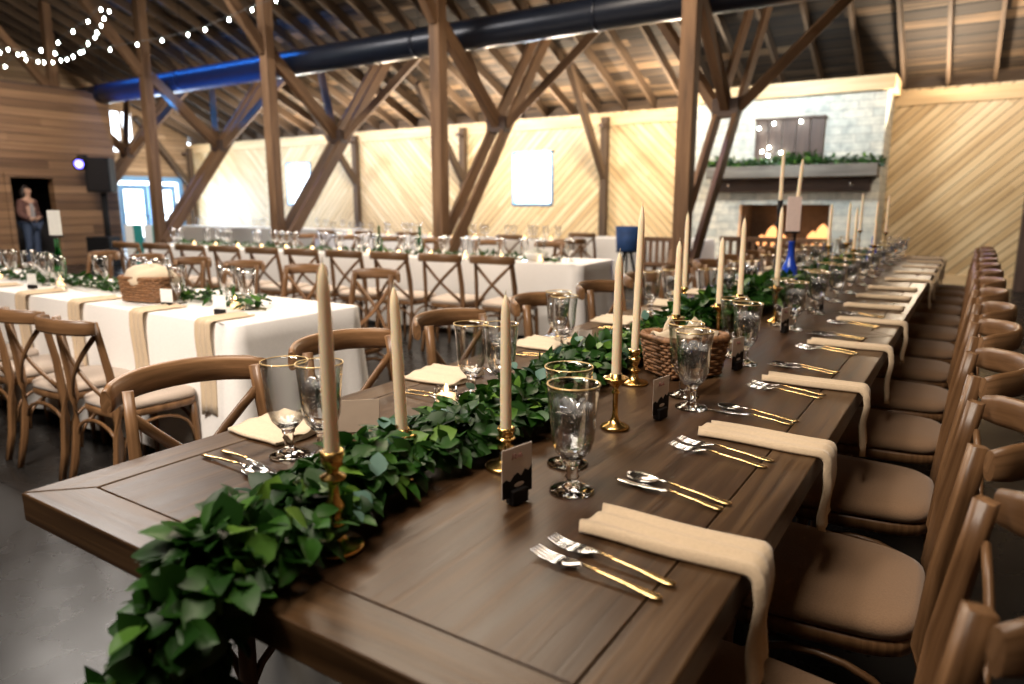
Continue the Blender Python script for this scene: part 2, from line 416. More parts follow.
class Proto:
    """places a prototype: the first place moves the prototype itself, every later one copies it"""
    def __init__(s, o): s.o = o; s.used = False; KIDS[o.name] = children(o); [KIDS.setdefault(c.name, children(c)) for c in KIDS[o.name]]
    def put(s, loc, rz, label, group=None, scale=None):
        if not s.used:
            s.used = True; o = s.o; o.location = loc; o.rotation_euler = (0, 0, rz)
            if scale is not None: o.scale = (scale,)*3 if not isinstance(scale, (tuple, list)) else scale
            o['label'] = label
            if group: o['group'] = group
            return o
        return copy_tree(s.o, loc, rz, label, group, scale=scale if scale is not None else 1)
ORD = ['first', 'second', 'third', 'fourth', 'fifth', 'sixth', 'seventh', 'eighth', 'ninth', 'tenth', 'eleventh', 'twelfth', 'thirteenth', 'fourteenth', 'fifteenth', 'sixteenth']

# ------------------------------------------------------------------ camera
H = 1.29
cam = bpy.data.cameras.new('camera'); co = bpy.data.objects.new('camera', cam); COL.objects.link(co)
co.location = (0, 0, H)
pitch = math.atan((342-205)/700); yaw = math.atan((977-512)/700*math.cos(pitch))
co.rotation_euler = (PI/2-pitch, 0, yaw)
cam.sensor_width = 36; cam.lens = 700/1024*36; cam.clip_start = .02; cam.clip_end = 200
cam.dof.use_dof = True; cam.dof.focus_distance = 1.75; cam.dof.aperture_fstop = 2.4
sc.camera = co

# ------------------------------------------------------------------ building shell
D = 13.4            # far wall
XL, XR, YN = -20.8, 5.0, -8.0
ZT = 3.29; SL = .443; YR = 2.6
def roofz(y): return ZT+SL*(D+.15-y) if y >= YR else ZT+SL*(D+.15-YR)-SL*(YR-y)

b = MB(); b.box(((XL+XR)/2, (YN+D)/2, -.1), (XR-XL+.6, D-YN+.6, .2)); struct(b.build('floor', M['floor']))

def wall_x(name, y, x0, x1, z1, holes, mat, th=.15):
    """wall facing -Y/+Y at y..y+th with rectangular holes (x0,x1,z0,z1)"""
    b = MB(); xs = sorted({x0, x1, *[h[0] for h in holes], *[h[1] for h in holes]})
    for a, c in zip(xs[:-1], xs[1:]):
        hs = [h for h in holes if h[0] <= a+1e-6 and h[1] >= c-1e-6]
        zs = [0.0]
        for h in sorted(hs, key=lambda h: h[2]): zs += [h[2], h[3]]
        zs.append(z1)
        for i in range(0, len(zs), 2):
            if zs[i+1]-zs[i] > .01: b.box(((a+c)/2, y+th/2, (zs[i]+zs[i+1])/2), (c-a, th, zs[i+1]-zs[i]))
    return struct(b.build(name, mat))
def wall_y(name, x, y0, y1, zf, holes, mat, th=.15):
    """wall on plane X=x (thickness to -X for th>0) with sloping top zf(y)"""
    b = MB(); ys = sorted({y0, y1, *[h[0] for h in holes], *[h[1] for h in holes], *([YR] if y0 < YR < y1 else [])})
    for a, c in zip(ys[:-1], ys[1:]):
        hs = [h for h in holes if h[0] <= a+1e-6 and h[1] >= c-1e-6]
        zs = [(0.0, 0.0)]
        for h in sorted(hs, key=lambda h: h[2]): zs += [(h[2], h[2]), (h[3], h[3])]
        zs.append((zf(a), zf(c)))
        for i in range(0, len(zs), 2):
            (l0, l1), (u0, u1) = zs[i], zs[i+1]
            k = len(b.v)
            for xx in (x, x-th):
                b.v += [V((xx, a, l0)), V((xx, c, l1)), V((xx, c, u1)), V((xx, a, u0))]
            for q in ((0, 1, 2, 3), (7, 6, 5, 4), (0, 4, 5, 1), (3, 2, 6, 7), (1, 5, 6, 2), (0, 3, 7, 4)):
                b.face(tuple(k+i2 for i2 in q), [(b.v[k+i2].y, b.v[k+i2].z) for i2 in q], False)
    return struct(b.build(name, mat))

far_holes = [(-8.72, -7.68, 1.28, 2.44), (-16.25, -15.25, 1.28, 2.44)]
wall_x('wall_far', D, XL, XR, 3.12, far_holes, M['farwall'])
gable_holes = [(11.05, 12.95, 0.0, 1.98), (10.9, 11.75, 2.75, 3.95)]
wall_y('wall_left', XL, YN, D, roofz, gable_holes, M['sidewall'])
wall_y('wall_right', XR+.15, YN, D, roofz, [], M['sidewall'])
wall_x('wall_near', YN-.15, XL, XR, roofz(YN), [], M['roomwall_x'])
# roof slabs
b = MB()
for (ya, yb) in ((YR, D+.5), (YN-.3, YR)):
    k = len(b.v)
    for dz in (0, .12):
        b.v += [V((XL-.4, ya, roofz(ya)+dz)), V((XR+.4, ya, roofz(ya)+dz)), V((XR+.4, yb, roofz(yb)+dz)), V((XL-.4, yb, roofz(yb)+dz))]
    for q in ((0, 3, 2, 1), (4, 5, 6, 7), (0, 1, 5, 4), (2, 3, 7, 6), (1, 2, 6, 5), (0, 4, 7, 3)):
        b.face(tuple(k+i for i in q), [(b.v[k+i].x, b.v[k+i].y) for i in q], False)
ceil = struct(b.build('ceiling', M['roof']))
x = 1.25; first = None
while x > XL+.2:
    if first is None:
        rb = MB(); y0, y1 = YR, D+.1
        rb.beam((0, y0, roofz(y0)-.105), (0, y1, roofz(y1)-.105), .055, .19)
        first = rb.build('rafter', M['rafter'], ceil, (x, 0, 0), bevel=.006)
    else:
        c = first.copy(); COL.objects.link(c); c.location = (x, 0, 0); c.parent = ceil
    x -= .61
# trims
b = MB(); b.box(((XL+XR)/2, D-.02, 2.97), (XR-XL, .04, .22)); struct(b.build('trim_1', M['trimwood'], bevel=.005))
b = MB(); b.box(((XL+XR)/2, D+.12, 3.22), (XR-XL, .05, .20)); struct(b.build('trim_6', M['rafter']))
b = MB(); b.box(((XL+XR)/2, D-.015, .09), (XR-XL, .03, .18)); struct(b.build('baseboard_far', M['trimwood'], bevel=.004))
# windows in the far wall
def window(n, x0, x1, z0, z1):
    b = MB(); w = .05; y = D-.01
    for bx in ((x0, x0+w, z0, z1), (x1-w, x1, z0, z1), (x0, x1, z1-w, z1), (x0, x1, z0, z0+w)):
        b.box(((bx[0]+bx[1])/2, y+.03, (bx[2]+bx[3])/2), (bx[1]-bx[0], .10, bx[3]-bx[2]))
    b.box(((x0+x1)/2, y+.05, z0+(z1-z0)*.5), (x1-x0-.02, .03, .03))
    o = struct(b.build('window_%d' % n, M['frame_blue'], bevel=.003))
    p = MB(); p.box(((x0+x1)/2, y+.06, (z0+z1)/2), (x1-x0-.04, .006, z1-z0-.04)); p.build('pane', M['pane'], o)
for i, h in enumerate(far_holes): window(i+1, *h)
def yz_frame(b, y0, y1, z0, z1, w, x, t=.08):
    b.box((x, y0+w/2, (z0+z1)/2), (t, w, z1-z0)); b.box((x, y1-w/2, (z0+z1)/2), (t, w, z1-z0))
    b.box((x, (y0+y1)/2, z1-w/2), (t, y1-y0-2*w, w)); b.box((x, (y0+y1)/2, z0+w/2), (t, y1-y0-2*w, w))
b = MB(); yz_frame(b, 10.9, 11.75, 2.75, 3.95, .05, XL-.03); b.box((XL-.03, 11.38, 3.35), (.06, .07, 1.1))
o = struct(b.build('window_3', M['sidewall'], bevel=.003)); p = MB(); p.box((XL-.05, 11.33, 3.35), (.006, .75, 1.1)); p.build('pane', M['pane'], o)
for i, (ya, yb) in enumerate(((11.12, 11.99), (12.01, 12.88))):
    b = MB(); yz_frame(b, ya, yb, .02, 1.88, .15, XL-.05, .05); b.box((XL-.05, (ya+yb)/2, 1.0), (.04, yb-ya-.2, .06))
    b.box((XL-.05, (ya+yb)/2, .2), (.04, yb-ya-.2, .3))
    o = struct(b.build('door_%d' % (i+1), M['frame_blue'], bevel=.004))
    p = MB(); p.box((XL-.05, (ya+yb)/2, 1.03), (.006, yb-ya-.2, 1.5)); p.build('pane', M['pane'], o)
    hh = MB(); hh.tube([(XL-.02, 12.0+(-.07 if i == 0 else .07), .95), (XL+.03, 12.0+(-.07 if i == 0 else .07), .97), (XL+.03, 12.0+(-.12 if i == 0 else .12), .97)], .012, 8)
    hh.build('door_handle', M['blackmetal'], o)
b = MB(); yz_frame(b, 10.90, 13.10, -.14, 2.12, .15, XL+.005, .05); struct(b.build('trim_2', M['frame_blue'], bevel=.004))
# board-clad room at the left with a dark doorway
XW, YW = -16.4, 8.75; dy0, dy1, dz1 = 6.6, 7.4, 1.84
wall_y('wall_room', XW, YN, YW, lambda y: 3.68, [(dy0, dy1, 0.0, dz1)], M['roomwall'], .2)
wall_x('wall_room_end', YW-.2, XL, XW-.2, 3.68, [], M['roomwall_x'], .2)
b = MB(); b.box(((XL+XW)/2-.1, (YN+YW)/2, 3.72), (XW-XL-.2, YW-YN-.1, .06)); struct(b.build('trim_5', M['darkwood']))
b = MB(); yz_frame(b, dy0-.1, dy1+.1, -.08, dz1+.1, .1, XW+.012, .03); struct(b.build('trim_3', M['roomwall'], bevel=.004))
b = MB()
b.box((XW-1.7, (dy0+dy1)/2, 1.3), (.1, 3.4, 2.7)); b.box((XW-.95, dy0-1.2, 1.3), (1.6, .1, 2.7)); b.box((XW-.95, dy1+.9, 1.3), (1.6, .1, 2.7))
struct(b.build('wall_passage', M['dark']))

# ------------------------------------------------------------------ posts with struts
def timber_post(x, label):
    t = thing('timber_post', label, 'post', (x, 8, 0), 0, 'timber posts of the barn frame')
    b = MB(); b.beam((0, -.06, 3.75), (0, -1.75, 5.75), .12, .17); b.build('brace', M['post'], t, bevel=.01)
    b = MB(); b.box((0, 0, (roofz(8)-.2)/2), (.18, .18, roofz(8)-.2)); b.build('post', M['post'], t, bevel=.012)
    for s in (-1, 1):
        b = MB(); b.beam((s*.125, .02, .56), (s*.125, 2.78, 4.08), .06, .19, V((1, 0, 0)) if False else V((0, 0, 1))); b.build('strut', M['post'], t, bevel=.008)
    b = MB(); b.beam((0, .08, 3.72), (0, 1.52, 2.48), .12, .19); b.build('brace', M['post'], t, bevel=.01)
    for s in (-1, 1):
        b = MB(); b.beam((s*.12, 1.5, 2.50), (s*1.35, 2.35, 4.02), .13, .13); b.build('brace', M['post'], t, bevel=.01)
    b = MB(); b.box((0, 1.46, 2.52), (.34, .17, .24)); b.build('joint_block', M['darkwood'], t, bevel=.01)
    return t
pl = {-2.85: 'timber post nearest the fireplace, right of the middle of the hall', -6.43: 'timber post standing behind the middle of the long white tables',
      -10.01: 'timber post with crossed struts left of the middle of the hall', -13.59: 'timber post in front of the glass double door',
      -17.17: 'timber frame with only its strut showing above the board-clad room'}
for x, l in pl.items(): timber_post(x, l)
b = MB(); b.beam((XL+.05, 10.72, 4.14), (XR, 10.72, 4.14), .14, .16); tag(b.build('roof_beam', M['post'], bevel=.01), 'long timber beam under the rafters where the struts end', 'beam')
def wall_post(x, label):
    t = thing('wall_post', label, 'post', (x, D-.1, 0), 0, 'slim timber posts against the far wall')
    b = MB(); b.box((0, 0, 1.52), (.15, .14, 3.0)); b.build('post', M['rafter'], t, bevel=.01)
    b = MB(); b.beam((0, -.02, 1.85), (0, -1.55, 3.78), .12, .15); b.build('brace', M['rafter'], t, bevel=.01)
    b = MB(); b.box((0, -.12, 2.85), (.1, .2, .06)); b.build('block', M['darkwood'], t)
    return t
wall_post(-6.43, 'wall post with a long brace right of the bright square window')
wall_post(-13.45, 'wall post with a brace between the second and third big timber posts')
wall_post(-20.6, 'wall post in the far left corner beside the glass double door')
wall_post(-10.01, 'wall post almost hidden behind the strut left of the bright window')
b = MB(); b.box((.80, D-.22, 1.55), (.34, .34, 3.1)); b.box((.80, D-.24, .75), (.42, .40, 1.5))
tag(b.build('corner_post', M['darkwood'], bevel=.01), 'thick dark timber column at the right end of the diagonal boards', 'post')

# duct
t = thing('air_duct', 'long dark blue round air duct running under the roof', 'duct', (0, 0, 0))
b = MB(); b.tube([(x, 8.62, 3.68) for x in (XL+.1, -15, -10, -5, 0, XR)], .205, 28); dp = b.build('duct_pipe', M['duct'], t)
x = XL+1.5
while x < XR:
    b = MB(); b.tube([(x-.03, 8.62, 3.68), (x+.03, 8.62, 3.68)], .212, 28); b.build('duct_band', M['duct'], dp)
    b = MB(); b.tube([(x, 8.62, 3.88), (x, 8.62, roofz(8.62)-.02)], .006, 6); b.build('hanger', M['blackmetal'], t)
    x += 3.0

# ------------------------------------------------------------------ fireplace
FX0, FX1, FY = -4.25, -1.30, 12.4
t = thing('fireplace', 'tall whitewashed stone fireplace with a thick grey mantel beam', 'fireplace', (0, 0, 0))
b = MB()
ox0, ox1, oz0, oz1 = -3.42, -1.98, .32, 1.30
b.box(((FX0+ox0)/2, FY+.5, 1.5), (ox0-FX0, 1.0, 3.0)); b.box(((FX1+ox1)/2, FY+.5, 1.5), (FX1-ox1, 1.0, 3.0))
b.box(((ox0+ox1)/2, FY+.5, (oz1+3.0)/2), (ox1-ox0, 1.0, 3.0-oz1)); b.box(((ox0+ox1)/2, FY+.5, oz0/2), (ox1-ox0, 1.0, oz0))
b.build('chimney_breast', M['stone'], t)
b = MB(); b.box(((ox0+ox1)/2, FY+.85, .8), (ox1-ox0, .06, 1.0)); b.box((ox0+.01, FY+.5, .8), (.02, .7, .98)); b.box((ox1-.01, FY+.5, .8), (.02, .7, .98))
b.build('firebox', M['soot'], t)
b = MB(); b.box((-2.62, FY-.17, 1.82), (2.62, .34, .19)); b.build('mantel', M['greywood'], t, bevel=.012)
b = MB(); b.box((-2.66, FY-.05, 1.61), (2.5, .10, .21)); b.build('lintel', M['darkwood'], t, bevel=.01)
for x in (-3.6, -1.68):
    b = MB(); b.lathe([(0, 0), (.03, .002), (.035, .015), (.02, .03), (0, .034)], 12)
    o = b.build('bolt', M['silver'], t, (x, FY-.11, 1.62)); o.rotation_euler = (PI/2, 0, 0)
b = MB(); b.box((-2.72, FY-.3, .16), (2.9, .6, .32)); b.build('hearth', M['stone'], t, bevel=.01)
b = MB(); b.box((-2.78, FY+.43, 3.11), (3.15, 1.0, .22)); b.build('cornice', M['trimwood'], t, bevel=.01)
# fire
t = thing('log_fire', 'log fire burning orange inside the stone fireplace', 'fire', (0, 0, 0))
for i, (x0, x1, y, z) in enumerate(((-3.25, -2.6, .38, .39), (-2.9, -2.15, .52, .39), (-3.05, -2.35, .45, .50), (-2.85, -2.05, .40, .58))):
    b = MB(); b.tube([(x0, FY+y, z), ((x0+x1)/2, FY+y+.04, z+.01), (x1, FY+y, z)], [.06, .065, .055], 10); b.build('log', M['log'], t)
for i, (x, h, r) in enumerate(((-3.12, .20, .09), (-2.94, .36, .13), (-2.78, .22, .10), (-2.28, .28, .11), (-2.13, .40, .13), (-2.55, .12, .07))):
    b = MB(); b.lathe([(r*.5, 0), (r, h*.25), (r*.95, h*.5), (r*.66, h*.78), (r*.3, h*.93), (.004, h)], 14)
    b.build('flame', M['fire'], t, (x, FY+.45, .58))
# board over the mantel
t = thing('wooden_board', 'dark square plank board hung above the mantel', 'board', (-2.68, FY-.03, 1.95))
for k in range(5):
    b = MB(); b.box((-.43+k*.215, 0, .37), (.205, .03, .68)); b.build('plank', M['darkwood'], t, bevel=.004)
for z in (.72, .06): b = MB(); b.box((0, -.02, z), (1.10, .06, .035)); b.build('batten', M['darkwood'], t, bevel=.004)

# ------------------------------------------------------------------ foliage
def foliage(b, path, rad, count, Ls=(.05, .08), squash=.7, wr=.58, zmin=None, taper=True):
    path = [V(p) for p in path]; seg = [(path[i+1]-path[i]).length for i in range(len(path)-1)]; tot = sum(seg)
    for _ in range(count):
        s = R.random()*tot; i = 0; s0 = s
        while s > seg[i] and i < len(seg)-1: s -= seg[i]; i += 1
        tdir = (path[i+1]-path[i]).normalized(); c = path[i]+tdir*s
        r = rad(s0/tot) if callable(rad) else rad
        side = tdir.cross(V((0, 0, 1)))
        if side.length < .1: side = V((1, 0, 0))
        side.normalize(); nn = side.cross(tdir)
        a = R.uniform(-.25*PI, 1.25*PI) if zmin is not None else R.uniform(0, 2*PI)
        q = math.sqrt(R.random())*r
        off = side*(math.cos(a)*q)+nn*(abs(math.sin(a)) * q*squash if zmin is not None else math.sin(a)*q*squash)
        d = (off.normalized() if off.length > 1e-4 else V((0, 0, 1)))*R.uniform(.1, .8)+tdir*R.uniform(-1, 1)+V((R.uniform(-.8, .8), R.uniform(-.8, .8), R.uniform(-.6, .35)))
        L = R.uniform(*Ls); up = (off.normalized()+V((R.uniform(-.8, .8), R.uniform(-.8, .8), .9)))
        p = c+off*.75
        tone = R.random()**3.2
        if zmin is not None:
            if (p+d.normalized()*L).z < zmin+.004: d.z = abs(d.z)*.4+.05
            p.z = max(p.z, zmin+.006)
        b.leaf(p, d, up, L, L*R.uniform(wr*.85, wr*1.15), R.uniform(.1, .45), R.uniform(.0, .35), tone)

# mantel garland
t = thing('mantel_garland', 'green leafy garland lying along the fireplace mantel', 'garland')
gp = [(-4.0+i*.25, FY-.18, 1.97+.02*math.sin(i*1.3)+(.04 if 4 < i < 8 else 0)-(.03 if i > 9 else 0)) for i in range(12)]
b = MB(); foliage(b, gp, .125, 1100, (.06, .11), .75, .5); b.build('foliage', M['leaf'], t)
b = MB(); b.tube(gp, .012, 6); b.build('vine', M['stem'], t)

def string_light(label, pts, r=.017, droop=None):
    t = thing('string_light', label, 'string light', pts[0], 0)
    o0 = V(pts[0])
    b = MB(); b.tube([V(p)+V((0, 0, .03))-o0 for p in pts], .003, 5); b.build('wire', M['wire'], t)
    bb = MB(); bb.lathe([(.004, .012), (r*.8, .004), (r, -.008), (r*.7, -.022), (.002, -.03)], 10)
    f = None
    for p in pts:
        loc = V(p)-o0
        if f is None: f = bb.build('bulb', M['bulb'], t, loc)
        else: c = f.copy(); COL.objects.link(c); c.parent = t; c.location = loc
    return t
string_light('short string of round bulbs looped over the board on the mantel',
             [(-3.071, 12.28, 2.166), (-2.971, 12.28, 2.098), (-2.964, 12.28, 2.225), (-2.768, 12.28, 2.138), (-2.496, 12.28, 2.607), (-2.91, 12.28, 2.601), (-3.144, 12.28, 2.536)], .02)

# ------------------------------------------------------------------ crossback chair
def chair_proto(padmat, label):
    t = thing('crossback_chair', label, 'chair')
    # seat cushion
    def outline(s, z):
        pts = []
        for k in range(32):
            a = 2*PI*k/32; ca, sa = math.cos(a), math.sin(a)
            e = .42
            x = math.copysign(abs(ca)**e, ca); y = math.copysign(abs(sa)**e, sa)
            w = .205+.018*y
            pts.append(V((x*w*s, y*.205*s+.005, z)))
        return pts
    b = MB(); b.rings([outline(.93, .432), outline(.99, .437), outline(1.0, .452), outline(.985, .466), outline(.90, .477), outline(.6, .484), outline(.1, .487)]); b.build('seat_cushion', padmat, t)
    b = MB(); b.rings([outline(.96, .395), outline(.99, .40), outline(.995, .425), outline(.97, .4315)]); b.build('seat_frame', M['chair'], t)
    for s in (-1, 1):
        b = MB(); b.tube([(s*.185, .17, .40), (s*.188, .172, .30), (s*.192, .178, .15), (s*.195, .182, 0)], [.018, .019, .017, .013], 10); b.build('leg', M['chair'], t)
        b = MB(); b.tube([(s*.200, -.27, 0), (s*.196, -.235, .15), (s*.192, -.212, .32), (s*.190, -.207, .45), (s*.186, -.218, .62), (s*.178, -.238, .76), (s*.172, -.252, .862)],
                         [.012, .014, .0155, .0165, .0155, .014, .013], 12, 1.2, square=True); b.build('back_post', M['chair'], t)
    # curved top rail
    path = []; n = 16
    for i in range(n+1):
        u = -1+2*i/n; path.append(V((u*.216, -.268-.108*(1-abs(u)**2.6), .842+.010*(1-u*u))))
    rings = []
    for i, p in enumerate(path):
        tt = (path[min(i+1, n)]-path[max(i-1, 0)]).normalized(); y = V((0, 0, 1)).cross(tt).normalized()
        e = min(1, .80+3.0*(1-abs(-1+2*i/n)))
        rings.append([p+y*(.0120*math.copysign(abs(math.cos(a))**.8, math.cos(a)))+V((0, 0, 1))*(.035*e*math.copysign(abs(math.sin(a))**.7, math.sin(a))) for a in [2*PI*k/12 for k in range(12)]])
    b = MB(); b.rings(rings); b.build('top_rail', M['chair'], t)
    for s in (-1, 1):
        pts = []
        for i in range(9):
            u = i/8; z = .795-.325*u; xx = s*(.168-.336*u); bow = .035*math.sin(PI*u)
            yb = -.250+.04*u
            pts.append((xx, yb-bow-(.008 if s > 0 else 0), z+.02*math.sin(PI*2*u)*0))
        b = MB(); b.tube(pts, [.0145]*9, 8, .5, V((0, 1, 0)) if False else V((0, 1, 0)), square=False); b.build('back_slat', M['chair'], t)
    # hoop braces below the seat
    for (p0, p1) in (((-.196, -.212), (.196, -.212)), ((-.19, .172), (.19, .172)), ((-.193, -.20), (-.188, .165)), ((.193, -.20), (.188, .165))):
        pts = []
        for i in range(11):
            u = i/10; a = PI*u
            x = p0[0]+(p1[0]-p0[0])*(.5-.5*math.cos(a)); y = p0[1]+(p1[1]-p0[1])*(.5-.5*math.cos(a))
            pts.append((x, y, .20+.17*math.sin(a)**.7))
        b = MB(); b.tube(pts, .009, 7); b.build('hoop_brace', M['chair'], t)
    return Proto(t)
chairR = chair_proto(M['pad'], 'chair'); chairL = chair_proto(M['pad_light'], 'chair')
GR = 'crossback chairs down the right side of the dark wooden table'
right_y = [.36, 1.03, 1.64, 2.26, 2.91, 3.50, 4.12, 4.75, 5.38, 6.0, 6.62, 7.24, 7.86, 8.4]
for i, y in enumerate(right_y):
    lab = 'tan-padded crossback chair right of the dark table, ' + ('cut by the picture corner' if i == 0 else '%s from the camera' % ORD[i])
    chairR.put((-.207+R.uniform(-.01, .012), y, 0), PI/2+R.uniform(-.03, .03), lab, GR)
GL = 'crossback chairs down the left side of the dark wooden table'
left_y = [1.0, 1.53, 2.10, 2.75, 3.38, 4.0, 4.62, 5.25, 5.87, 6.5, 7.12, 7.74, 8.3]
for i, y in enumerate(left_y):
    lab = 'brown crossback chair left of the dark table, %s from the camera' % ORD[i]
    chairL.put((-1.365+R.uniform(-.012, .012), y, 0), -PI/2+R.uniform(-.04, .04), lab, GL)

# ------------------------------------------------------------------ main dark table: three farm tables end to end
TX0, TX1 = -1.447, -.230; TZ = .76; TC = (TX0+TX1)/2
def farm_table(y0, y1, label):
    t = thing('farm_table', label, 'table', (TC, (y0+y1)/2, 0), 0, 'dark wooden farm tables standing end to end')
    hw = (TX1-TX0)/2; hl = (y1-y0)/2-.001; w = .092; g = .0025
    # inner panel of planks
    b = MB(); n = 1; pw = (2*(hw-w)-2*g)/n
    for i in range(n):
        b.box((-(hw-w)+g+pw*(i+.5), 0, TZ-.024), (pw-.0006, 2*(hl-w)-2*g, .046), None, 1)
    b.build('panel', M['table'], t, bevel=.0012, seg=1)
    # mitred border
    def prism(pts, long):
        b = MB(); k = len(b.v); o = R.random()*5
        for z in (TZ-.056, TZ): b.v += [V((p[0], p[1], z)) for p in pts]
        for q in ((3, 2, 1, 0), (4, 5, 6, 7), (0, 1, 5, 4), (1, 2, 6, 5), (2, 3, 7, 6), (3, 0, 4, 7)):
            b.face(q, [((b.v[i].y if long == 1 else b.v[i].x)+o, (b.v[i].x if long == 1 else b.v[i].y)+b.v[i].z+o) for i in q], False)
        return b
    e = .0008
    for s in (1, -1):
        pr = [(s*hw, -hl+e), (s*hw, hl-e), (s*(hw-w), hl-w-e), (s*(hw-w), -(hl-w)+e)]
        prism(pr if s > 0 else pr[::-1], 1).build('border_board', M['table_edge'], t, bevel=.003)
        pr = [(-hw+e, s*hl), (-(hw-w)+e, s*(hl-w)), (hw-w-e, s*(hl-w)), (hw-e, s*hl)]
        prism(pr if s > 0 else pr[::-1], 0).build('border_board', M['table_edge'], t, bevel=.003)
    b = MB()
    for s in (1, -1): b.box((s*(hw-.25), 0, TZ-.10), (.03, 2*hl-.5, .085)); b.box((0, s*(hl-.26), TZ-.10), (2*hw-.5, .03, .085))
    b.build('apron', M['table'], t, bevel=.003)
    for s in (-1, 1):
        yy = s*(hl-.85)
        b = MB(); b.box((0, yy, .06), (.6, .1, .09)); b.box((0, yy, .67), (.6, .1, .08)); b.beam((-.3, yy, .1), (.3, yy, .65), .08, .09, V((0, 1, 0))); b.beam((.3, yy, .1), (-.3, yy, .65), .07, .09, V((0, 1, 0)))
        b.build('trestle', M['table'], t, bevel=.005)
    b = MB(); b.box((0, 0, .38), (.08, 2*(hl-.85), .09)); b.build('stretcher', M['table'], t, bevel=.004)
farm_table(.53, 3.23, 'dark wooden farm table nearest the camera with mitred border boards')
farm_table(3.23, 5.93, 'dark wooden farm table in the middle of the row of three')
farm_table(5.93, 8.63, 'dark wooden farm table at the far end towards the fireplace')

K = 1.128
def T(x, y, z=.76): return (x*K, y*K, .76+(z-.76)*K)

# ------------------------------------------------------------------ napkins
set_y = [1.02, 1.60, 2.22, 2.91, 3.58, 4.10, 4.56, 5.08, 5.72, 6.36, 7.0, 7.62, 8.22]
drape = [1, 1, 1, 1, 1, 0, 0, 0, 1, 1, 1, 1, 1]
def napkin_mesh(length, hang, w=.118, seed=0, thick=.010):
    """origin at the table edge, strip lies towards -x on z=0 and hangs beyond x=0"""
    rr = random.Random(seed); ph = rr.uniform(0, 6)
    path = []; n1 = 12
    for i in range(n1+1): path.append((-length+length*i/n1, 0.0, V((0, 0, 1))))
    if hang:
        for i in range(1, 6):
            a = PI/2*i/5; r = .014
            path.append((r*math.sin(a), -r+r*math.cos(a), V((math.sin(a), 0, math.cos(a)))))
        for i in range(1, 9): path.append((.014+.004*math.sin(i*.8+ph), -.014-hang*i/8, V((1, 0, 0))))
    rings = []
    m = 21
    tot = len(path)
    for i, (x, z, nn) in enumerate(path):
        ring_t, ring_b = [], []
        fl = 1+(.10*(i-n1)/(tot-n1) if i > n1 else 0)
        for k in range(m):
            v = -1+2*k/(m-1)
            hgt = thick*(.75+.25*math.cos(v*2.2+.5))+.0034*math.sin(v*8.5+i*.10+ph)*(1-.4*i/tot)+(.007*math.exp(-((v+.86)/.16)**2))
            if abs(v) > .98: hgt = thick*.45
            yy = v*w/2*fl+.003*math.sin(i*.55+ph)
            ex = .006*math.sin(v*4+ph) if i == 0 else (0)
            ez = .010*math.sin(v*3+ph) if (hang and i == tot-1) else 0
            base = V((x+ex, yy, z+ez))
            ring_t.append(base+nn*(hgt+.001)); ring_b.append(base+nn*.001)
        rings.append(ring_t+ring_b[::-1])
    b = MB(); b.rings(rings)
    return b
GNR = 'cream napkins along the right edge of the dark table'
nap_d = [napkin_mesh(.265, h, seed=s) for s, h in ((1, .17), (2, .15), (3, .16))]
protos = {}
for i, (y, dr) in enumerate(zip(set_y, drape)):
    if dr:
        k = i % 3
        lab = 'draped cream napkin at the right table edge, %s from the camera' % ORD[i]
    else:
        k = 'f'; lab = 'flat cream napkin at the right table edge, %s from the camera' % ORD[i]
    if k not in protos:
        if dr: o = nap_d[k].build('napkin', M['napkin'])
        else: o = napkin_mesh(.27, 0, w=.14, seed=9, thick=.014).build('napkin', M['napkin'])
        tag(o, lab, 'napkin'); protos[k] = Proto(o)
    protos[k].put((TX1+(.001 if dr else -.03), y, TZ+.001), R.uniform(-.02, .02) if i else 0.03, lab, GNR)
left_set = [1.05, 1.66, 2.28, 2.95, 3.6, 4.2, 4.85, 5.5, 6.15, 6.8, 7.45, 8.1]
o = napkin_mesh(.19, 0, w=.17, seed=5, thick=.016).build('napkin', M['napkin_left']); tag(o, 'x', 'napkin'); pn = Proto(o)
for i, y in enumerate(left_set):
    pn.put((TX0+.012, y, TZ+.001), PI+R.uniform(-.1, .1), 'pale folded napkin at the left table edge, %s setting from the camera' % ORD[i], 'pale napkins along the left edge of the dark table')

# ------------------------------------------------------------------ cutlery (handle end at origin, head towards -x)
def section(x, w, h, z, n=10): return [V((x, w/2*math.cos(a), z+h/2*math.sin(a))) for a in [2*PI*k/n for k in range(n)]]
def handle(b, L, endw=.016, z=.004):
    b.rings([section(0, endw*.3, .002, z), section(-.003, endw*.85, .004, z), section(-.012, endw, .005, z), section(-.03, endw*.85, .0045, z+.001),
             section(-L*.45, endw*.5, .0045, z+.003), section(-L*.8, endw*.34, .0045, z+.005), section(-L, endw*.33, .0045, z+.007)])
def fork_proto():
    t = thing('fork', 'x', 'fork'); b = MB(); handle(b, .125); b.build('handle', M['gold'], t)
    b = MB(); b.rings([section(-.122, .0055, .0045, .0108), section(-.135, .010, .003, .0105), section(-.146, .023, .0022, .008), section(-.156, .0262, .002, .006), section(-.160, .0262, .002, .0058)])
    for k in range(4):
        y = (k-1.5)*.0076
        b.tube([(-.157, y, .0058), (-.178, y, .0045), (-.20, y*.96, .006), (-.216, y*.92, .0105)], [.0030, .0028, .0024, .0012], 8, .55)
    b.build('fork_head', M['silver'], t); return Proto(t)
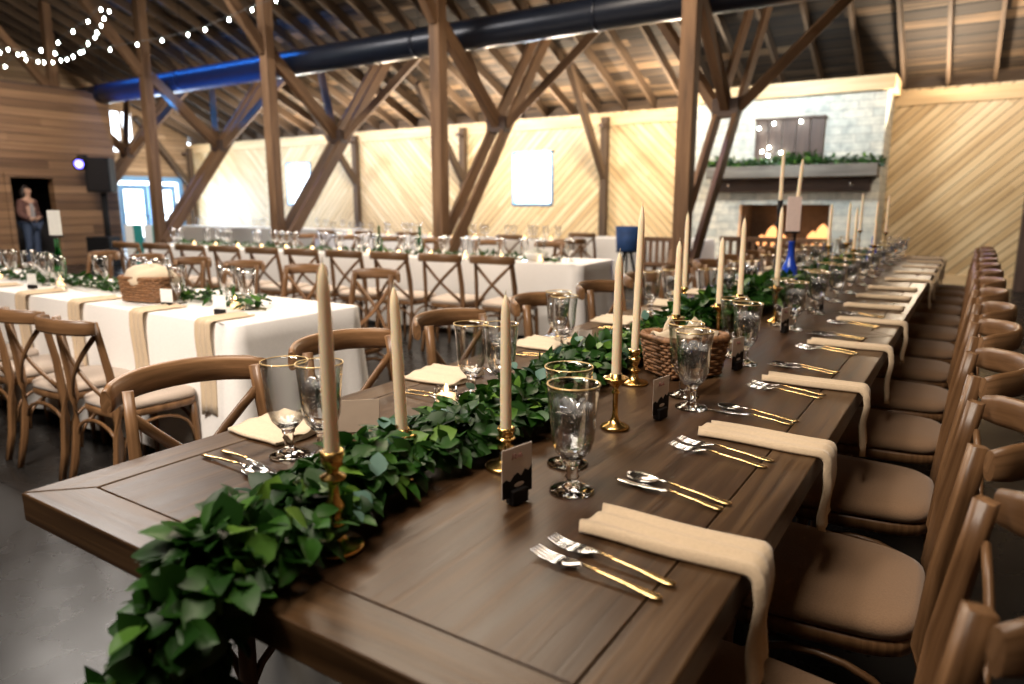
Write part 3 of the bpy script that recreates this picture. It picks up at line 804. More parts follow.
def spoon_proto():
    t = thing('spoon', 'x', 'spoon'); b = MB(); handle(b, .125); b.build('handle', M['gold'], t)
    b = MB(); rings = []
    for i in range(11):
        u = i/10; x = -.150-.068*u; w = .044*math.sin(PI*min(1, max(.0, u*.93+.07)))**.6+.003
        ring = []
        for k in range(9):
            v = -1+2*k/8; ring.append(V((x, v*w/2, .0085-.007*(1-v*v)*math.sin(PI*(u*.9+.05)))))
        rings.append(ring+[p+V((0, 0, -.0014)) for p in ring[::-1]])
    b.rings(rings); b.rings([section(-.122, .0055, .0045, .0108), section(-.14, .006, .004, .011), section(-.153, .010, .002, .0085)])
    b.build('spoon_bowl', M['silver'], t); return Proto(t)
def knife_proto():
    t = thing('knife', 'x', 'knife'); b = MB(); handle(b, .105, .017); b.build('handle', M['gold'], t)
    b = MB(); b.rings([section(-.102, .0055, .0045, .0108), section(-.112, .013, .002, .009), section(-.15, .018, .0015, .006), section(-.19, .017, .0012, .005), section(-.212, .011, .001, .005), section(-.222, .002, .001, .005)])
    b.build('blade', M['silver'], t); return Proto(t)
FK, SP, KN = fork_proto(), spoon_proto(), knife_proto()
GC = 'gold-handled cutlery on the dark table'
for i, y in enumerate(set_y[:5]):
    w = ORD[i]
    FK.put((-.300, y-.138, TZ+.0005), -.12+R.uniform(-.03, .03), 'gold-handled fork nearer its napkin, right side, %s setting from the camera' % w, GC)
    FK.put((-.303, y-.182, TZ+.0005), -.12+R.uniform(-.03, .03), 'gold-handled outer fork, right side, %s setting from the camera' % w, GC)
    KN.put((-.318, y+.148, TZ+.0005), -.10+R.uniform(-.03, .03), 'gold-handled knife beside the spoon, right side, %s setting from the camera' % w, GC)
    SP.put((-.312, y+.178, TZ+.0005), -.16+R.uniform(-.03, .03), 'gold-handled spoon beside the knife, right side, %s setting from the camera' % w, GC)
for i, y in enumerate(left_set[:4]):
    w = ORD[i]
    FK.put((TX0+.05, y+.15, TZ+.0005), PI-.1, 'gold-handled fork by the napkin, left side, %s setting from the camera' % w, GC)
    KN.put((TX0+.12, y-.175, TZ+.0005), PI-.12, 'knife by the napkin, left side, %s setting from the camera' % w, GC)
    SP.put((TX0+.11, y-.215, TZ+.0005), PI-.02, 'spoon outside the knife, left side, %s setting from the camera' % w, GC)

# ------------------------------------------------------------------ goblets
def goblet_profile(s=1.0, taper=1.0):
    sc_ = 1.10
    out = [(.0385, .0), (.040, .002), (.037, .005), (.022, .010), (.012, .015), (.0085, .020), (.0125, .026), (.009, .031), (.0125, .037), (.009, .042), (.0125, .048), (.0135, .054),
           (.022, .062), (.031, .073), (.0365, .090), (.0385, .110), (.0395, .130), (.0415, .155), (.0445, .180), (.0455, .189)]
    inn = [(.0440, .189), (.0428, .180), (.0398, .155), (.0378, .130), (.0368, .110), (.0345, .090), (.029, .075), (.019, .066), (.006, .062), (.0001, .0615)]
    out = [(r*1.08, z*1.1) for r, z in out]; inn = [(r*1.08, z*1.1) for r, z in inn]
    return out, inn
def goblet_proto(full, n=28, facets=False):
    t = thing('goblet', 'x', 'goblet')
    out, inn = goblet_profile()
    b = MB(); n_ = n
    rings = []
    for (r, z) in out+inn:
        ring = []
        for k in range(n_):
            a = 2*PI*k/n_; rr = r
            if z > .062 and r > .02: rr = r*(1+.012*math.cos(a*n_/4*1.0))
            ring.append(V((rr*math.cos(a), rr*math.sin(a), z)))
        rings.append(ring)
    cut = 12
    b.rings(rings[:cut+1], True, True); b.build('stem', M['glass'], t)
    b = MB(); b.rings(rings[cut:-1], True, False); g_ = b.build('bowl', M['bowlglass'], t)
    b = MB(); b.rings([[V((r*math.cos(2*PI*k/32), r*math.sin(2*PI*k/32), z)) for k in range(32)] for r, z in ((.0478, .2072), (.0493, .2065), (.0496, .2079), (.0492, .2088), (.0479, .2088), (.0474, .2079), (.0478, .2072))], True, False); b.build('gold_rim', M['goldrim'], g_)
    if full:
        wr = [(.0001, .0622), (.006, .0626), (.0185, .0668), (.0283, .0756), (.0338, .0905), (.0361, .110), (.0366, .118), (.0373, .132), (.0381, .144), (.0370, .1448), (.0001, .144)]; wr = [(r*1.075, z*1.1) for r, z in wr]
        b = MB(); b.lathe(wr, 24); w_ = b.build('water', M['water'], t)
        rr = random.Random(3); b = MB()
        for k in range(42):
            a = rr.uniform(0, 6.28); q = .033*math.sqrt(rr.random()); z = .118+.056*(k/41)
            from mathutils import Euler
            rot = Euler((rr.uniform(0, 3), rr.uniform(0, 3), rr.uniform(0, 3))).to_matrix()
            b.box((q*math.cos(a), q*math.sin(a), z), (.015, .013, .012), rot)
        ic = b.build('ice', M['ice'], w_, bevel=.003); ic['kind'] = 'stuff'
    return Proto(t)
GW, GE = goblet_proto(True), goblet_proto(False)
Gg = 'gold-rimmed goblets on the dark table'
gl_right = [(-.519, .98), (-.515, 1.563), (-.535, 2.10), (-.54, 2.80)]
ge_right = [(-.585, 1.085), (-.567, 1.655), (-.600, 2.19), (-.605, 2.87)]
for i in range(13):
    if i < 4: wx, wy = gl_right[i]; ex, ey = ge_right[i]; wx *= K; wy *= K; ex *= K; ey *= K
    else: wx, wy, ex, ey = -.60+R.uniform(-.02, .02), set_y[i]+.12, -.67+R.uniform(-.02, .02), set_y[i]+.22
    GW.put((wx, wy, TZ+.0005), R.uniform(0, 6), 'goblet of ice water, right of the garland, %s setting from the camera' % ORD[i], Gg)
    GE.put((ex, ey, TZ+.0005), R.uniform(0, 6), 'empty goblet, right of the garland, %s setting from the camera' % ORD[i], Gg)
le = [(-1.052, .835), (-1.01, 1.365), (-1.074, 1.955), (-1.160, 2.90)]
lw = [(-.985, .80+.06), (-.945, 1.37+.03), (-1.15, 2.05), (-1.11, 3.02)]
for i in range(12):
    if i < 4: ex, ey = le[i][0]*K, le[i][1]*K; wx, wy = lw[i][0]*K, lw[i][1]*K
    else: ex, ey, wx, wy = -1.12+R.uniform(-.02, .02), left_set[i]-.05, -1.06+R.uniform(-.02, .02), left_set[i]+.03
    GE.put((ex, ey, TZ+.0005), R.uniform(0, 6), 'empty goblet, left of the garland, %s setting from the camera' % ORD[i], Gg)
    GW.put((wx, wy, TZ+.0005), R.uniform(0, 6), 'goblet of ice water, left of the garland, %s setting from the camera' % ORD[i], Gg)

# ------------------------------------------------------------------ candlesticks and tapers
def holder_obj(h, style):
    if style == 'slim':
        pr = [(0, 0), (.034, 0), (.036, .003), (.031, .008), (.018, .013), (.011, .020), (.0075, .030), (.0065, .05), (.0065, h*.62), (.010, h*.66), (.0065, h*.70), (.0065, h-.035),
              (.011, h-.028), (.022, h-.020), (.030, h-.012), (.031, h-.010), (.024, h-.010), (.0145, h-.012), (.0145, h), (.0125, h), (.0122, h-.018), (0, h-.018)]
    else:
        pr = [(0, 0), (.043, 0), (.045, .003), (.040, .008), (.022, .011), (.015, .018), (.012, .028), (.010, .034), (.018, .040), (.018, .044), (.009, .050), (.014, .062), (.016, .072), (.009, .084),
              (.008, h*.66), (.013, h*.70), (.020, h*.72), (.020, h*.745), (.010, h*.77), (.010, h*.82), (.016, h*.86), (.018, h), (.0128, h), (.0125, h-.02), (0, h-.02)]
    b = MB(); b.lathe(pr, 28, cap=False); return b
def taper(h, r=.0115):
    b = MB(); b.lathe([(0, 0), (r, 0), (r*1.02, .01), (r*.96, h*.5), (r*.82, h*.86), (r*.68, h*.93), (r*.35, h*.98), (.0015, h)], 18, cap=False); return b
def candle(x, y, hh, ch, style, label, lean=(0, 0), base=TZ, scale_r=1.0, mat='brass'):
    o = holder_obj(hh, style).build('candlestick', M[mat], None, (x, y, base+.0005))
    tag(o, label + ', brass stick', 'candlestick', 'candlesticks on the dark table')
    t = thing('taper_candle', label + ', ivory taper', 'candle', (x, y, base+hh-.018), 0, 'ivory taper candles on the dark table')
    t.rotation_euler = (lean[0], lean[1], 0)
    wx_ = taper(ch).build('wax', M['candle'], t)
    b = MB(); b.tube([(0, 0, ch-.004), (.0005, 0, ch+.004), (.001, 0, ch+.010)], .0009, 5); b.build('wick', M['wick'], wx_)
s = TZ
candle(-.700*K, .625*K, .160, .305, 'turned', 'turned candlestick nearest the camera')
candle(-.90, .985, .10, .295, 'slim', 'candle rising from the leaves second from the camera', lean=(0, -.035))
candle(-.671*K, 1.009*K, .085, .29, 'turned', 'low candlestick at the garland edge before the first goblets')
candle(-.602*K, 1.327*K, .135, .305, 'slim', 'slim candlestick with the wide saucer beside the wicker basket')
candle(-.722*K, 1.705*K, .105, .44, 'turned', 'tallest leaning candle left of the wicker basket', lean=(0, .02))
candle(-.725*K, 2.02*K, .165, .265, 'slim', 'candle standing right behind the wicker basket')
candle(-1.15, 3.30, .14, .37, 'turned', 'candlestick left of the garland before the far goblets')
candle(-.69*K, 2.33*K, .165, .265, 'slim', 'candle with saucer between the basket and the blue bottle')
candle(-.70*K, 2.62*K, .165, .33, 'slim', 'candle behind the third goblet from the camera')
candle(-.645*K, 2.95*K, .17, .37, 'slim', 'tall candle just left of the blue bottle')
candle(-.92*K, 4.15*K, .56, .33, 'turned', 'very tall dark candlestick left of the pink sign', mat='blackmetal')
candle(-.81*K, 4.05*K, .54, .28, 'turned', 'very tall dark candlestick touching the pink sign', lean=(0, .05), mat='blackmetal')
for i, (x, y, hh, ch) in enumerate(((-.95, 6.05, .22, .34), (-.84, 6.2, .24, .33), (-.76, 6.0, .2, .33), (-.66, 6.35, .22, .36), (-.90, 7.4, .3, .36), (-.70, 7.6, .28, .36))):
    candle(x, y, hh, ch, 'slim', 'blurred candle near the far table end, %s from the left' % ORD[i])

# votives
def votive_proto():
    t = thing('votive_candle', 'x', 'candle')
    b = MB(); b.lathe([(0, 0), (.026, 0), (.027, .004), (.031, .055), (.0295, .055), (.0255, .006), (0, .006)], 24, cap=False); b.build('glass_cup', M['votive'], t)
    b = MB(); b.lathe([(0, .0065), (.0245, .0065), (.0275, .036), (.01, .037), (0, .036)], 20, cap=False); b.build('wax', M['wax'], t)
    b = MB(); b.lathe([(.001, .040), (.005, .047), (.0035, .058), (.0005, .066)], 8); b.build('flame', M['flame'], t)
    return Proto(t)
VO = votive_proto()
VO.put((*T(-1.0, 1.25)[:2], TZ+.0005), 0, 'lit votive candle in clear cup between the leaves and the left goblets', 'lit votives')
VO.put((-1.02, 2.62, TZ+.0005), 0, 'lit votive candle left of the wicker basket behind the leaves', 'lit votives')

# ------------------------------------------------------------------ garland down the dark table
t = thing('table_garland', 'leafy green garland running down the dark table and hanging off its near end', 'garland')
gp = [(-.90, .41, .34), (-.87, .42, .50), (-.84, .43, .66), (-.83, .49, .79), (-.84, .60, .80), (-.875, .76, .80), (-.92, .95, .80), (-.90, 1.15, .80), (-.88, 1.35, .80), (-.93, 1.6, .80), (-.98, 1.9, .80), (-.98, 2.2, .80), (-.96, 2.5, .80), (-.96, 2.8, .81)]
b = MB()
foliage(b, gp[:5], .082, 760, (.036, .066), .9, .7)
foliage(b, gp[3:], lambda u: .118-.012*u, 3000, (.030, .060), .62, .7, zmin=TZ)
b.build('foliage', M['leaf'], t)
g2 = [(-.96, 2.8, .80), (-.98, 3.2, .81), (-.92, 3.7, .82), (-.90, 4.3, .81), (-.92, 5.0, .80), (-.9, 5.8, .80), (-.88, 6.6, .80), (-.86, 7.4, .80), (-.86, 8.4, .80)]
b = MB(); foliage(b, g2[:4], .13, 1000, (.05, .085), .8, .58, zmin=TZ); foliage(b, g2[3:], .11, 900, (.05, .08), .6, .55, zmin=TZ); b.build('foliage', M['leaf'], t)
b = MB(); foliage(b, gp[4:], .14, 70, (.028, .045), .75, .85, zmin=TZ); b.build('eucalyptus_leaves', M['leaf_blue'], t)
b = MB(); b.tube(gp[:3]+[(-.89, .47, .775)]+[(p[0], p[1], TZ+.012) for p in gp[4:]+g2], .007, 6); b.build('vine', M['stem'], t)

# ------------------------------------------------------------------ wicker baskets
def basket(name, label, loc, rz, hl, hw, h, flare=1.18, n=64, rows=11):
    t = thing(name, label, 'basket', loc, rz)
    def sup(a, e=.45):
        ca, sa = math.cos(a), math.sin(a); return math.copysign(abs(ca)**e, ca), math.copysign(abs(sa)**e, sa)
    b = MB()
    for r in range(rows):
        z = .006+h*(r+.5)/rows; f = 1+(flare-1)*(z/h)
        path = []; m = n*2
        for k in range(m+1):
            a = 2*PI*k/m; sx, sy = sup(a)
            wv = .0035*math.sin(a*n/4+PI*r)
            L = math.hypot(sx*hl, sy*hw)
            path.append(V((sx*hl*f+sx*hl/L*wv, sy*hw*f+sy*hw/L*wv, z)))
        b.tube(path, h/rows*.52, 6, 1.0, cap=False)
    b.build('weave', M['wicker'], t)
    b = MB(); path = []
    for k in range(65):
        a = 2*PI*k/64; sx, sy = sup(a); path.append(V((sx*hl*flare, sy*hw*flare, h+.008)))
    b.tube(path, .009, 8, cap=False)
    for k in range(120):
        a = 2*PI*k/120; sx, sy = sup(a); p = V((sx*hl*flare, sy*hw*flare, h+.008)); tg = V((-sy*hl, sx*hw, 0)).normalized(); sd = tg.cross(V((0, 0, 1)))
        b.tube([p+(sd*.010)+V((0, 0, -.004)), p+V((0, 0, .0105))+tg*.003, p-(sd*.010)+V((0, 0, -.004))+tg*.006], .0028, 4)
    b.build('rim', M['wicker'], t)
    b = MB(); b.box((0, 0, .006), (hl*1.8, hw*1.8, .008)); b.build('base', M['wicker'], t, bevel=.002)
    return t
bx, by = -.735, 2.13
basket('wicker_basket', 'brown wicker basket lined with a cream cloth in the middle of the dark table', (bx, by, TZ+.001), .95, .100, .082, .115)
# cloth liner with pointed corners
rings = []
rr = random.Random(4)
for j in range(7):
    u = j/6; ring = []
    for k in range(48):
        a = 2*PI*k/48; ca, sa = math.cos(a), math.sin(a)
        q = u*(1+.10*math.sin(3*a+1)*u+.14*abs(math.cos(2*a))*u**3)
        zz = .085+.028*math.sin(PI*min(1, u*1.15))+.030*(max(0, math.cos(4*a+.6)))*u**2+.006*math.sin(9*a+j)
        ring.append(V((.102*q*ca, .085*q*sa, zz+.012)))
    rings.append(ring)
b = MB(); b.rings(rings, True, False); o = b.build('cloth_liner', M['napkin_left'], None, (bx, by, TZ+.008), .95); tag(o, 'cream cloth with raised corners filling the wicker basket on the dark table', 'cloth')
md = o.modifiers.new('sol', 'SOLIDIFY'); md.thickness = .004
for i, (dx, dy, rz, tilt) in enumerate(((-.05, .0, .4, 1.2), (.02, .035, -.3, 1.25), (.055, -.02, .2, 1.35))):
    b = MB(); L = .045
    rings = [[V((-.038+.005*math.sin(j), 0, 0))]*0 for j in range(0)]
    b.rings([[V((x*w_, y*(.6+.4*w_)+.0, z)) for x, y in ((-.035, -.004), (.035, -.004), (.037, .004), (-.033, .004))] for w_, z in ((.9, 0), (1.0, .03), (.75, .055), (.05, .082))])
    tag(b.build('folded_cloth', M['napkin_left'], None, (bx+dx, by+dy, TZ+.098), rz+.9), 'pointed fold of cream napkin standing in the basket, %s of three' % ('left', 'back', 'right')[i] if False else ['pointed napkin fold at the left inside the wicker basket', 'pointed napkin fold at the back inside the wicker basket', 'pointed napkin fold at the right inside the wicker basket'][i], 'napkin', 'napkin folds standing in the basket')

# ------------------------------------------------------------------ place cards
def place_card_proto():
    t = thing('place_card', 'x', 'place card')
    b = MB(); b.box((0, 0, .014), (.040, .020, .027)); b.build('block', M['black'], t, bevel=.002)
    b = MB(); b.box((0, .001, .060), (.076, .0012, .092)); cd = b.build('card', M['card'], t)
    # torn dark mountain silhouette on the lower part of the card
    b = MB(); k = 0; prof = [.046, .050, .044, .053, .057, .049, .060, .054, .064]
    fr = [V((-.0378+.0756*i/8, 0, prof[i])) for i in range(9)]; bt = [V((-.0378+.0756*i/8, 0, .0145)) for i in range(9)]
    b.rings([[p+V((0, -.0004, 0)) for p in fr], [p+V((0, -.0004, 0)) for p in bt]], False, False, False); b.build('dark_hill_print', M['black'], cd)
    b = MB(); b.rings([[V((.004+.013*math.cos(a), -.0007, .034+.0045*math.sin(a))) for a in [2*PI*k/14 for k in range(14)]], [V((.004+.001*math.cos(a), -.0008, .034+.001*math.sin(a))) for a in [2*PI*k/14 for k in range(14)]]], True, True, False); b.build('pale_spot_print', M['card'], cd)
    b = MB()
    pts = [(-.013, .084), (-.012, .095), (-.009, .086), (-.006, .095), (-.004, .084), (-.001, .089), (.001, .085), (.003, .091), (.006, .085), (.008, .095), (.010, .085), (.014, .087)]
    b.tube([(x, -.0006, z) for x, z in pts], .0007, 4, cap=True); b.build('handwritten_name', M['pink_ink'], cd)
    return Proto(t)
PC = place_card_proto()
gpc = 'place cards on the right side of the dark table'
pcs = [(-.570*K, .89*K, .50), (-.545*K, 1.445*K, .55), (-.535*K, 2.02*K, .5), (-.555*K, 2.72*K, .5), (-.62, 3.85, .5)]
for i, (x, y, r) in enumerate(pcs):
    PC.put((x, y, TZ+.0005), r+.86, 'small place card with a dark hill print, right side, %s from the camera' % ORD[i], gpc)
def kraft_card(label, x, y, rz, w, h, mat, lean=.18):
    t = thing('menu_card', label, 'card', (x, y, TZ+.0006), rz, 'standing kraft cards on the left side')
    for s_ in (-1, 1):
        b = MB(); p = V((0, 0, h))
        a = [V((-w/2, s_*h*lean, 0)), V((w/2, s_*h*lean, 0)), V((w/2, s_*.001, h)), V((-w/2, s_*.001, h))]
        b.rings([[a[0], a[1], a[1]+V((0, .001, 0)), a[0]+V((0, .001, 0))], [a[3], a[2], a[2]+V((0, .001, 0)), a[3]+V((0, .001, 0))]], True, True, False); b.build('card_leaf', mat, t)
kraft_card('wide kraft card standing behind the candle nearest the camera', -1.055*K, 1.01*K, .72, .115, .075, M['card_tan'])
kraft_card('kraft card beside the second pair of goblets on the left', -.93*K, 1.64*K, .6, .085, .075, M['card_tan'])
kraft_card('pale card right of the third left goblet', -1.03*K, 2.02*K, .9, .05, .075, M['card'])

# ------------------------------------------------------------------ bottles and table signs
def bottle(label, loc, mat, h=.30, r=.037, name='glass_bottle'):
    b = MB(); b.lathe([(0, 0), (r*.95, 0), (r, .006), (r, h*.42), (r*.9, h*.52), (r*.55, h*.64), (r*.40, h*.74), (r*.36, h*.97), (r*.42, h*.975), (r*.42, h), (r*.28, h), (r*.26, h*.7), (r*.8, h*.5), (r*.9, h*.4), (r*.9, .012), (0, .012)], 28, cap=False)
    return tag(b.build(name, mat, None, loc), label, 'bottle')
def sign(label, loc, rz, w, h, mat, z0, stem=.12):
    t = thing('table_sign', label, 'sign', loc, rz)
    b = MB(); b.box((0, 0, z0+h/2), (w, .004, h)); b.build('card', mat, t, bevel=.001)
    b = MB(); b.tube([(0, 0, z0-stem), (0, 0, z0+.01)], .0025, 6); b.build('wire', M['blackmetal'], t)
    b = MB(); b.box((0, 0, z0+.004), (w*1.1, .012, .012)); b.build('clip', M['blackmetal'], t, bevel=.002)
    return t
bottle('cobalt blue bottle holding the sign in the middle of the dark table', (-.915, 4.50, TZ+.0005), M['bluegl'], .315, .046)
sign('pink-beige sign card above the cobalt blue bottle', (-.915, 4.50, TZ+.06), .58, .085, .215, M['pink'], .305, .2)
bottle('dark blue bottle at the far end of the dark table', (-.72, 6.9, TZ+.0005), M['bluegl'], .26, .05)

# ------------------------------------------------------------------ white tables
def tablecloth(name, label, x0, x1, y0, y1, rz, drop=.70, z=TZ, seed=1, folds=26, amp=.022):
    cx, cy = (x0+x1)/2, (y0+y1)/2; hx, hy = (x1-x0)/2, (y1-y0)/2; rr = random.Random(seed)
    n = 240; rings = []
    per = 4*(hx+hy)
    def pt(s, ex):
        s = s % per; hxx, hyy = hx, hy
        if s < 2*hx: p = V((-hx+s, -hy, 0)); nn = V((0, -1, 0)); dc = min(s, 2*hx-s)
        elif s < 2*hx+2*hy: q = s-2*hx; p = V((hx, -hy+q, 0)); nn = V((1, 0, 0)); dc = min(q, 2*hy-q)
        elif s < 4*hx+2*hy: q = s-2*hx-2*hy; p = V((hx-q, hy, 0)); nn = V((0, 1, 0)); dc = min(q, 2*hx-q)
        else: q = s-4*hx-2*hy; p = V((-hx, hy-q, 0)); nn = V((-1, 0, 0)); dc = min(q, 2*hy-q)
        if dc < .04:
            c = V((math.copysign(hx-.04, p.x), math.copysign(hy-.04, p.y), 0)); nn = (p-c).normalized(); p = c+nn*.055
        return p, nn, dc
    phs = [rr.uniform(0, 6.28) for _ in range(4)]
    def rip(s): return .5*math.sin(s*9+phs[0])+.3*math.sin(s*17+phs[1])+.35*math.sin(s*4.3+phs[2])
    top = []
    for f, dz in ((.0, .0), (.5, 0), (.9, 0), (.985, 0), (.992, 0), (1.0, -.001), (1.004, -.004), (1.006, -.010)):
        rings.append([V((pt(per*k/n, 0)[0].x*max(f, .001), pt(per*k/n, 0)[0].y*max(f, .001), z+dz+.004)) for k in range(n)])
    for j in range(1, 9):
        u = j/8; ring = []
        for k in range(n):
            s_ = per*k/n; p, nn, dc = pt(s_, 0)
            cor = math.exp(-(dc/.10)**2)
            out = .008+amp*u*(rip(s_)+.8)+cor*.05*u
            q = p+nn*out; q.z = z-.002-(drop)*u+(.012*math.sin(s_*6+phs[3])*u)
            ring.append(q)
        rings.append(ring)
    b = MB(); b.rings(rings, True, False)
    o = b.build(name, M['cloth_white'], None, (cx, cy, 0), rz)
    tag(o, label, 'tablecloth')
    # table under it
    t = thing('banquet_table', label.replace('cloth', 'table').replace('linen', 'top') if False else 'folding table under the ' + label, 'table', (cx, cy, 0), rz)
    b = MB(); b.box((0, 0, z-.022), (2*hx-.01, 2*hy-.01, .036)); b.build('tabletop', M['benchwood'], t, bevel=.004)
    for sx in (-1, 1):
        for sy in (-1, 1):
            b = MB(); b.box((sx*(hx-.12), sy*(hy-.1), (z-.04)/2), (.03, .03, z-.04)); b.build('leg', M['blackmetal'], t)
    return o
tablecloth('tablecloth', 'white linen cloth on the nearest white table at the left', -7.9, -2.73, 1.90, 2.66, -.0, seed=2)
tablecloth('tablecloth', 'white cloth on the second row table behind crossed chair backs', -9.4, -2.95, 5.45, 6.2, .05, seed=3)
tablecloth('tablecloth', 'white linen cloth on the far row table behind the timber posts', -10.2, -5.0, 9.0, 9.75, 0, seed=4)
tablecloth('tablecloth', 'white cloth on the far table right of the bright window', -5.6, -3.4, 10.3, 11.0, 0, seed=5)
tablecloth('tablecloth', 'white cloth on the far left table before the bright wall', -17.4, -11.2, 10.6, 11.35, 0, seed=6)

# chairs at the white tables
G1 = 'crossback chairs along the near side of the nearest white table'
for i, (x, y, a) in enumerate(((-3.10, 1.70, .0), (-3.62, 1.71, .06), (-4.14, 1.72, -.03), (-4.7, 1.72, .05), (-5.3, 1.72, .02))):
    chairL.put((x-.08, y-.01, 0), a, 'crossback chair before the nearest white table, %s from its right end' % ORD[i], G1, .94)
G1b = 'crossback chairs along the far side of the nearest white table'
for i, x in enumerate((-3.2, -3.85, -4.5, -5.15, -5.8, -6.5)):
    chairL.put((x, 3.0, 0), PI+R.uniform(-.08, .08), 'crossback chair behind the nearest white table, %s from its right end' % ORD[i], G1b)
G2 = 'line of crossback chairs before the second row white table'
for i in range(10):
    x = -3.33-i*.53
    chairL.put((x, 5.05+(x+3.3)*.09, 0), .09+R.uniform(-.03, .03), 'crossback chair in the line before the second table, %s from the right' % ORD[i], G2)
G2b = 'chairs on the far side of the second row table'
for i in range(6):
    chairL.put((-4.0-i*.8, 6.62, 0), PI+R.uniform(-.1, .1), 'crossback chair behind the second row table, %s from the right' % ORD[i], G2b)
G3 = 'chairs around the far row table'
for i in range(4):
    chairL.put(((-5.5, -7.4, -8.3, -9.2)[i], 8.62, 0), R.uniform(-.1, .1), 'crossback chair before the far row table, %s from the right' % ORD[i], G3)
chairL.put((-4.4, 7.9, 0), .9, 'single crossback chair turned aside in the open floor near the fireplace', 'loose chairs')
chairL.put((-4.95, 9.75, 0), .1, 'single crossback chair before the small far table', 'loose chairs')

# napkins hanging on the nearest white table
nb = napkin_mesh(.22, .42, w=.10, seed=21, thick=.008)
o = nb.build('napkin', M['napkin']); tag(o, 'x', 'napkin'); pn2 = Proto(o)
for i, x in enumerate((-2.90, -3.45, -4.07, -4.7, -5.3)):
    pn2.put((x, 1.885, TZ+.008), -PI/2, 'beige napkin hanging off the nearest white table, %s from its right end' % ORD[i], 'napkins on the nearest white table')

# small glassware on the white tables
def far_glass_proto():
    b = MB(); out, inn = goblet_profile(); b.lathe([out[i] for i in (0, 2, 5, 11, 13, 15, 17, 19)]+[inn[i] for i in (0, 2, 4, 6, 9)], 14, cap=True)
    return b
o = far_glass_proto().build('goblet', M['glass']); tag(o, 'x', 'goblet'); M['sparkle'] = clear_mat('thin_glass_bright', (1, 1, 1), .5); o.data.materials[0] = M['sparkle']; FG = Proto(o)
def glasses(n, x0, x1, y0, y1, lab, group, step=None):
    xs = [x1+(x0-x1)*i/max(1, n-1) for i in range(n)]
    for i, x in enumerate(xs):
        FG.put((x+R.uniform(-.05, .05), R.uniform(y0, y1), TZ+.0055), 0, lab, group)
glasses(14, -6.4, -3.05, 2.12, 2.44, 'clear goblet in the cluster down the middle of the nearest white table', 'goblets on the nearest white table')
glasses(30, -9.2, -3.2, 5.55, 6.0, 'small blurred goblet on the second row white table', 'goblets on the second row table')
glasses(24, -10.0, -5.2, 9.15, 9.6, 'tiny blurred goblet on the far row white table', 'goblets on the far row table')
glasses(16, -17, -11.5, 10.7, 11.2, 'tiny blurred goblet on the far left white table', 'goblets on the far left table')
for i, x in enumerate((-3.15, -4.1, -4.98, -5.9)):
    VO.put((x, 2.22, TZ+.005), 0, 'lit votive on the nearest white table, %s from its right end' % ORD[i], 'lit votives')
for i in range(13):  # row mostly added so its flames blur into bright spots
    VO.put((-3.35-i*.42, 5.62-i*.02, TZ+.006), 0, 'lit votive added for bokeh, second row white table, %s from its right end' % ORD[i], 'lit votives')
for i in range(10):  # flames added to give small blurred bright spots
    VO.put((-5.3-i*.47, 9.2, TZ+.006), 0, 'tiny lit votive added for bokeh, far row white table, %s from its right end' % ORD[i], 'lit votives')
def runner(label, pts, rad, cnt):
    t = thing('table_garland', label, 'garland'); b = MB(); foliage(b, pts, rad, cnt, (.04, .07), .5, .5, zmin=TZ+.005); b.build('foliage', M['leaf'], t)
    b = MB(); b.tube([(p[0], p[1], TZ+.014) for p in pts], .006, 5); b.build('vine', M['stem'], t)
runner('green garland along the middle of the nearest white table', [(-2.95, 2.25, .79), (-3.6, 2.3, .79), (-4.4, 2.28, .79), (-5.4, 2.3, .79), (-6.6, 2.28, .79), (-7.6, 2.3, .79)], .10, 900)
runner('thin green garland on the second row white table', [(-3.2, 5.75, .78), (-5.0, 5.75, .78), (-7.0, 5.68, .78), (-9.0, 5.6, .78)], .09, 700)
# sign, bottle and basket on the nearest white table
bottle('tall green bottle on the nearest white table under its sign', (-5.3, 2.37, TZ+.005), M['greengl'], .30, .038)
sign('white sign card above the green bottle on the nearest white table', (-5.3, 2.37, TZ+.08), .4, .10, .18, M['white'], .235, .2)
for i, x in enumerate((-3.05, -3.5, -5.0)):
    t = thing('place_card', ['white place card on the nearest white table near its right end', 'white place card beside the basket on the nearest white table', 'white place card right of the green bottle'][i], 'place card', (x, 2.06, TZ+.005), .3, 'white place cards on the nearest white table')
    b = MB(); b.box((0, 0, .013), (.05, .03, .026)); b.build('block', M['black'], t, bevel=.002)
    b = MB(); b.box((0, .001, .06), (.075, .0015, .07)); b.build('card', M['white'], t)
b1 = basket('wicker_basket', 'brown wicker basket heaped with cloth on the nearest white table', (-3.80, 2.16, TZ+.006), .2, .14, .10, .125, 1.1, 48, 9)
t = thing('basket_cloth', 'pale pink-beige cloth heaped in the basket on the nearest white table', 'cloth', (-3.80, 2.16, TZ+.006), .2)
rings = [[V(((.16*q)*math.cos(a)*(1+.08*math.sin(5*a)), (.11*q)*math.sin(a)*(1+.08*math.cos(4*a)), z+.012*math.sin(3*a+q*4))) for a in [2*PI*k/40 for k in range(40)]] for q, z in ((.9, .09), (1.0, .115), (1.04, .135), (.9, .165), (.6, .185), (.25, .195), (.02, .198))]
b = MB(); b.rings(rings); b.build('cloth', M['napkin_left'], t)
